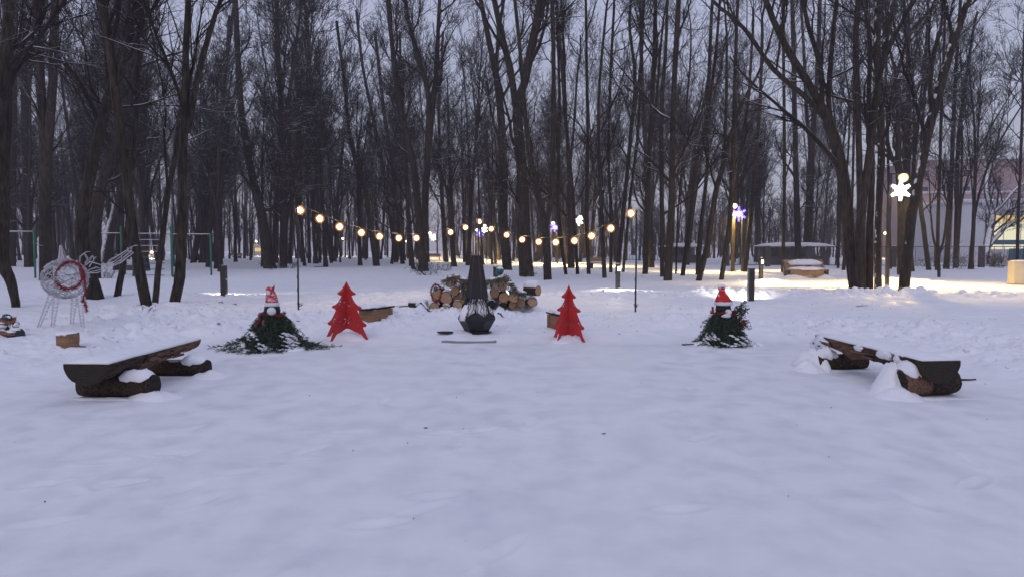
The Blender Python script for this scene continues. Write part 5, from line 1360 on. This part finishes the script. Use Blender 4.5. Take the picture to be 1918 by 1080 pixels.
mb = MB(); mb.box((0, 0, .42), (1.1, .5, .34)); mb.box((-.4, 0, .15), (.1, .4, .3)); mb.box((.4, 0, .15), (.1, .4, .3)); p = gp(243, 512); o = mb.build('sit_up_board', M['darkwood']); o.location = (p.x, p.y, g1(p.x, p.y)); tag(o, 'dark sit-up board beside the green ladder frame', 'exercise board')

# ------------------------------------------------------------------ fence, verandas, buildings on the right
def fence(P0, P1, label, pitch=3.7, h=1.85, post=.40):
    d = Vector((P1[0] - P0[0], P1[1] - P0[1], 0)); n = int(d.length / pitch); u = d.normalized(); ang = math.atan2(u.y, u.x); z0 = g1(*P0)
    root = thing('mesh_fence', (P0[0], P0[1], z0), label, 'fence', 'metal fences closing the park', ang)
    for k in range(n + 1):
        mb = MB(); mb.box((k * pitch, 0, h / 2), (post, post, h + .1)); mb.build('post', M['masonry'], root)
        s = MB(); snowdome(s, (k * pitch, 0, h + .05), post * .5, post * .5, .05, rn, S=10, T=3); s.build('post_snow', M['snow'], root, True)
        if k < n:
            mb = MB(); a = k * pitch + post / 2; b_ = (k + 1) * pitch - post / 2
            for z in (h - .02, .12): mb.tube([(a, 0, z), (b_, 0, z)], .03, 4)
            for j in range(1, 4): mb.tube([(a + (b_ - a) * j / 4, 0, .1), (a + (b_ - a) * j / 4, 0, h)], .025, 4)
            for j in range(1, 22): mb.tube([(a + (b_ - a) * j / 22, 0, .1), (a + (b_ - a) * j / 22, 0, h)], .006, 3, False)
            mb.build('mesh_panel', M['black'], root)
fence((20.5, 66), (56, 60.5), 'dark metal mesh fence with square masonry posts in front of the grey building')
fence((7.0, 134), (21.0, 92), 'far hazy mesh fence behind the slender middle trees', 4.0, 2.1, .25)
def veranda(x, D, w, d, label, h=2.35, rz=0.0):
    root = thing('veranda', (x, D, g1(x, D)), label, 'veranda', 'open-sided verandas beyond the fence', rz)
    mb = MB(); mb.box((0, 0, .45), (w, d, .9)); mb.build('base_wall', M['darkwood'], root)
    mb = MB(); mb.box((0, d / 2 - .1, 1.35), (w - .06, .1, .9)); mb.build('back_wall', M['palewood'], root)
    for sx in (-1, -.33, .33, 1): mb = MB(); mb.box((sx * (w / 2 - .12), -d / 2 + .12, 1.35), (.18, .18, .9)); mb.build('post', M['darkwood'], root)
    mb = MB(); rg = [[(w * .56 * q, y, h - .52 + z) for q, z in ((-1, 0), (-.93, .1), (.93, .1), (1, 0))] for y in (-d * .6, d * .6)]; mb.loft(rg); mb.build('roof', M['darkwood'], root)
    s = MB(); rings = []
    for k in range(9):
        y = -d * .61 + d * 1.22 * k / 8; e = .5 + .5 * math.sin(PI * k / 8)
        rings.append([(w * .565 * q, y, h - .41 + z * e) for q, z in ((-1, -.1), (-.97, .10), (-.86, .30), (-.5, .40), (0, .42), (.5, .40), (.86, .30), (.97, .10), (1, -.1))])
    s.loft(rings); s.build('roof_snow', M['snow'], root, True)
veranda(30.0, 74, 6.2, 3.5, 'snow-roofed veranda behind the fence left of the slanted bench')
veranda(20.5, 84, 4.2, 3.2, 'smaller snow-roofed veranda behind the tall straight tree')
def buildings():
    root = thing('grey_hall', (54.5, 86, 0), 'long pale grey building with a wide lit window and blue lower panels at right', 'building', None, rad(-9))
    Wd, Hh = 46, 7.4
    mb = MB(); mb.box((Wd / 2, 8, Hh / 2 - .5), (Wd, 16, Hh + 1)); mb.build('wall', M['palewall'], root)
    mb = MB(); mb.box((Wd / 2, 8, Hh + .12), (Wd + .6, 16.6, .25)); mb.build('roof', M['palewall'], root)
    s = MB(); s.box((Wd / 2, 8, Hh + .33), (Wd + .5, 16.5, .18)); s.build('roof_snow', M['snow'], root)
    mb = MB(); mb.box((Wd / 2 + 3, -.09, .9), (Wd - 7, .16, 1.7)); mb.build('blue_panel', M['bluewall'], root)
    for (x, w, z, h, mt, nm) in ((8.6, 9.5, 4.3, 3.0, 'winlit2', 5), (8.6, 9.5, 1.95, .55, 'winlit2', 5)):
        mb = MB(); mb.box((x, -.05, z), (w + .2, .12, h + .2)); fr = mb.build('window', M['bluewall'] if h > 1 else M['palewall'], root)
        mb = MB(); mb.box((x, -.13, z), (w, .04, h)); mb.build('pane', M[mt], fr)
        if h > 1:
            m3 = MB(); m3.box((x, -.16, z + h * .36), (w, .03, h * .26)); m3.build('ceiling_glow', M['winlit'], fr)
            m4 = MB(); m4.box((x, -.14, z - h / 2 - .32), (w + .4, .1, .5)); m4.build('spandrel', M['bluewall'], fr)
        m2 = MB()
        for k in range(nm + 1): m2.box((x - w / 2 + w * k / nm, -.19, z), (.09, .07, h + .1))
        m2.box((x, -.19, z + h * .05), (w, .06, .08)); m2.build('mullions', M['palewall'], fr)
    for k in range(7): mb = MB(); mb.box((16.5 + k * 4.2, -.03, 4.4), (2.6, .12, 1.8)); mb.build('window', M['glassdark'], root)
    for k in range(8): mb = MB(); mb.box((k * 6.1 + .05 * k, -.03, 4.6), (.08, .1, 5.6)); mb.build('panel_joint', M['greymetal'], root)
    root = thing('pink_block', (74, 128, 0), 'tall pink apartment block rising behind the grey building', 'building', None, rad(-6))
    Wd, Hh = 60, 17.8
    mb = MB(); mb.box((Wd / 2, 8, Hh / 2 - .5), (Wd, 14, Hh + 1)); mb.build('wall', M['pinkwall'], root)
    mb = MB(); mb.box((Wd / 2, 8, Hh + .15), (Wd + .6, 14.6, .3)); mb.build('roof', M['greymetal'], root)
    mb = MB(); mb.box((Wd / 2, .86, 12.2), (Wd, .12, .35)); mb.build('cornice', M['palewall'], root)
    lit = bpy.data.meshes.new('x'); i = 0
    for fl in range(3):
        for k in range(15):
            if k % 5 == 4: continue
            x = 2.2 + k * 3.6; z = 9.6 + fl * 3.0
            mb = MB(); mb.box((x, .96, z), (1.5, .1, 1.5)); f = mb.build('window', M['palewall'], root)
            m2 = MB(); m2.box((x, .89, z), (1.26, .05, 1.26)); m2.build('pane', M['winlit'] if (fl, k) == (1, 6) else M['glassdark'], f)
    root = thing('far_kiosk', (-65, 178, 0), 'small white kiosk far off between the trees left of the stout leaning tree', 'kiosk')
    mb = MB(); mb.box((0, 0, 1.3), (3.0, 2, 2.7)); mb.build('wall', M['palewall'], root)
    mb = MB(); mb.box((0, 0, 2.75), (3.4, 2.4, .2)); mb.build('roof', M['snow'], root)
    mb = MB(); mb.box((0, -1.03, 1.6), (1.6, .05, .9)); mb.build('window', M['winlit'], root)
buildings()

# ------------------------------------------------------------------ bare bushes
def bush(px, py, label, n, h, sp_, seed, D=None, r=.008):
    p = gp(px, py) if D is None else at(px, py, D); rng = np.random.RandomState(seed); o0 = (p.x, p.y, g1(p.x, p.y))
    P = np.zeros((n, 6, 3)); R = np.zeros((n, 6))
    for i in range(n):
        a = rng.uniform(0, 2 * PI); q = np.array([rng.normal() * sp_ * .25, rng.normal() * sp_ * .2, -.05]); d = np.array([math.cos(a) * rng.uniform(.3, 1.4) * sp_ / h, math.sin(a) * .6, 1.0]); L = h * rng.uniform(.5, 1.1)
        for k in range(6): P[i, k] = q; R[i, k] = r * (1 - .12 * k); d = d + rng.normal(size=3) * .13; q = q + d / np.linalg.norm(d) * L / 5
    a = spawn(P, R, 5, .2, 1, (h * .25, h * .55), 4, (.4, 1.0), .05, .15, .7, r * .7, rng)
    b_ = spawn(a[0], a[1], 3, .2, 1, (h * .12, h * .25), 3, (.4, 1.0), .05, .15, .8, r * .6, rng)
    root = thing('bare_bush', o0, label, 'bush', 'leafless bushes in the snow')
    link('stems', tubes_mesh('stems', [(P, R, 4, 0)]), M['twig'], root); link('twigs', tubes_mesh('twigs', [(a[0], a[1], 3, 0), (b_[0], b_[1], 3, 0)]), M['limb'], root)
bush(796, 516, 'wide bare bush around the foot of the great forked tree', 22, 1.0, 1.6, 1, r=.011)
bush(835, 508, 'low twiggy bush between the great forked tree and the wood pile', 10, .8, .9, 2, r=.010)
bush(512, 506, 'bare twigs at the foot of the stout left-leaning tree', 14, .8, 1.2, 3, r=.010)
bush(545, 505, 'bare twigs right of the upright tree by the left pole', 9, .7, .8, 4, r=.009)
bush(1868, 502, 'dense tangled bush under the twisted snowy tree', 40, 1.5, 1.6, 5, r=.016)
bush(1790, 505, 'thin scrub between the trunks in front of the grey building', 18, 1.6, 2.0, 6, r=.012)
bush(200, 520, 'few dry twigs in the snow right of the swollen-footed tree', 9, .7, .5, 7, r=.009)
bush(985, 519, 'suckers at the foot of the thickest middle trunk', 8, .6, .7, 8, r=.010)
bush(277, 600, 'tiny dry sprig in front of the left-leaning brown trunk', 3, .35, .15, 9, r=.004)
bush(1728, 500, 'knee-high scrub behind the path-side leaning tree', 14, 1.2, 1.6, 10, r=.012)

# ------------------------------------------------------------------ fallen branches and small litter on the snow
def stick(px, py, L, r, rz, label, name='fallen_branch', twigs=4, snow=True, m='logbark', seed=1):
    p = gp(px, py); z = g1(p.x, p.y); rng = random.Random(seed); root = thing(name, (p.x, p.y, z + r * .7), label, 'branch', 'fallen branches on the snow', rz)
    pts = []; n = 7
    for k in range(n):
        x = L * (k / (n - 1) - .5); w = Vector((x * math.cos(rz), x * math.sin(rz), 0)); pts.append((x, rng.uniform(-.02, .02) * L, g1(p.x + w.x, p.y + w.y) - z + rng.uniform(0, .01)))
    mb = MB(); mb.tube(pts, [r * (1 - .08 * k) for k in range(n)], 8); mb.build('stem', M[m], root, True)
    if twigs:
        t2 = MB()
        for k in range(twigs):
            a = Vector(pts[rng.randrange(1, n)]); d = Vector((rng.uniform(.3, 1), rng.uniform(-1, 1), rng.uniform(.1, .7))).normalized(); t2.tube([a, a + d * L * .1, a + d * L * .2], r * .3, 4)
        t2.build('twig', M['twig'], root)
    if snow:
        s = MB(); s.tube([(x, y, z2 + r * .85) for x, y, z2 in pts[1:-1]], r * .95, 6); s.build('snow_cap', M['snow'], root, True)
stick(765, 577, .85, .03, rad(18), 'birch bough lying in the snow left of the wood pile', seed=1, m='splitwood')
stick(790, 598, .38, .03, rad(-4), 'dark rotten stick in the snow between the low bench and the fire pit', twigs=2, m='firdark', seed=2)
stick(938, 600, .14, .018, rad(5), 'short dark stick right of the fire-pit shoulder', twigs=1, snow=False, seed=3)
stick(812, 540, .55, .012, rad(20), 'thin twig jutting out left of the wood pile', twigs=2, snow=False, seed=4)
stick(597, 499, .9, .03, rad(10), 'small fallen twig on the far snow behind the left string bulbs', twigs=4, snow=False, seed=5, m='twig')
stick(1292, 640, .28, .012, rad(15), 'fir sprig lying in the snow left of the right gnome', twigs=5, snow=False, seed=6, m='fir')
stick(155, 657, .10, .012, rad(5), 'bit of dark bark right of the short stump', twigs=0, snow=False, seed=7)
stick(1800, 705, .34, .016, rad(-8), 'dark splinter poking out behind the right bench', twigs=1, snow=False, seed=8)
stick(1538, 637, .22, .010, rad(-10), 'frosted twig beyond the far end of the right bench', twigs=3, snow=False, seed=9)
stick(1615, 573, .3, .010, rad(-2), 'thin twig on the snow below the great tree cluster', twigs=1, snow=False, seed=10, m='twig')
for k, (px, py, r, lab) in enumerate([(797, 789, .012, 'dark leaf speck on the packed snow left of centre'), (1131, 799, .014, 'dark pebble on the packed snow right of centre'), (440, 577, .035, 'red tinsel scrap lying behind the left gnome'), (557, 611, .05, 'red and green tinsel tuft right of the left gnome'), (1030, 500, .03, 'dark clump on the far snow beside the reddish trunk'), (601, 579, .018, 'small dark bark chip behind the left red fir'), (414, 580, .022, 'brown leaf beside the red tinsel scrap'), (410, 623, .025, 'curled brown leaf left of the left gnome'), (1160, 627, .014, 'tiny dark chip right of the narrow red fir')]):
    p = gp(px, py, .06); z = g1(p.x, p.y); rg = random.Random(k + 70); mb = MB()
    if 'tinsel' in lab:
        tinsel(mb, [(-.05, 0, .02), (0, .01, .04), (.05, 0, .02)], .006, 16, rg, .03, .01); o = mb.build('tinsel_scrap', M['tinsel'])
    else:
        mb.ball((0, 0, 0), r, 8, 5, sc_=(1.5, 1, .45), jit=.25, rng=rg); o = mb.build('bark_chip' if 'leaf' not in lab else 'dry_leaf', M['logbark'])
    o.location = (p.x, p.y, z + r * .35); tag(o, lab, 'litter')

def litter():
    rng = random.Random(404); mb = MB(); P = []
    for k in range(420):
        if rng.random() < .6: x, y = rng.uniform(-11, 11), rng.uniform(12.6, 21)
        else: D = rng.uniform(22, 60); x, y = rng.uniform(-.6, .7) * D, D
        P.append((x, y))
    for k in range(26): P.append((rng.uniform(-5, 5), rng.uniform(3.5, 12)))
    P = np.array(P)
    for (x, y), z in zip(P, gz(P[:, 0], P[:, 1])):
        L = rng.uniform(.006, .026) * (1 + max(0, y - 12) / 25); a = rng.uniform(0, PI)
        if y < 12.5: L *= .45
        mb.box((x, y, z + .006), (L, L * rng.uniform(.12, .5), .008), rz=a, rx=rng.uniform(-.5, .5), ry=rng.uniform(-.3, .3))
    tag(mb.build('bark_litter', M['logbark']), 'specks of bark, twigs and dead leaves fallen on the snow', 'litter', kind='stuff')
litter()

# ------------------------------------------------------------------ distant walker
def person(px, D, label):
    p = at(px, 480, D); root = bpy.data.meshes.new('person')
    V = [(0, 0, .95), (0, 0, 1.2), (0, -.01, 1.42), (0, -.02, 1.50), (0, -.03, 1.60), (0, -.03, 1.70), (-.19, 0, 1.38), (-.25, -.02, 1.12), (-.24, -.08, .88), (.19, 0, 1.38), (.26, .0, 1.12), (.26, -.06, .88), (-.10, 0, .90), (-.12, -.06, .50), (-.12, .02, .08), (-.12, -.12, .04), (.10, 0, .90), (.11, .06, .50), (.12, .14, .08), (.12, .02, .04)]
    E = [(0, 1), (1, 2), (2, 3), (3, 4), (4, 5), (2, 6), (6, 7), (7, 8), (2, 9), (9, 10), (10, 11), (0, 12), (12, 13), (13, 14), (14, 15), (0, 16), (16, 17), (17, 18), (18, 19)]
    rd = [.17, .18, .15, .065, .105, .08, .075, .06, .045, .075, .06, .045, .10, .075, .055, .045, .10, .075, .055, .045]
    root.from_pydata(V, E, []); o = bpy.data.objects.new('person', root); col.objects.link(o); o.location = (p.x, D, g1(p.x, D))
    sk = o.modifiers.new('s', 'SKIN')
    for i, v in enumerate(root.skin_vertices[0].data): v.radius = (rd[i], rd[i] * .8)
    root.skin_vertices[0].data[0].use_root = True
    o.modifiers.new('u', 'SUBSURF').levels = 1; root.materials.append(M['jeans']); tag(o, label, 'person')
    mb = MB(); mb.lathe([(.24, .72), (.25, .9), (.22, 1.15), (.21, 1.36), (.10, 1.47)], S=14); mb.build('coat', M['coat'], o, True)
    mb = MB(); mb.ball((0, -.03, 1.66), .125, 12, 8); mb.build('hood', M['coat'], o, True)
person(1089, 104, 'person in a pale hooded coat walking on the far lit path')

# ------------------------------------------------------------------ haze
hz = MB(); hz.box((0, 100, 12.0), (520, 330, 28.0)); ho = hz.build('haze', None); tag(ho, kind='stuff')
hm = bpy.data.materials.new('haze'); hm.use_nodes = True; t = hm.node_tree; t.nodes.clear()
o_ = t.nodes.new('ShaderNodeOutputMaterial'); pv = t.nodes.new('ShaderNodeVolumePrincipled'); pv.inputs['Density'].default_value = 0.0014; pv.inputs['Color'].default_value = (.90, .84, .90, 1)
pv.inputs['Anisotropy'].default_value = 0.35
t.links.new(pv.outputs[0], o_.inputs['Volume']); ho.data.materials.append(hm)
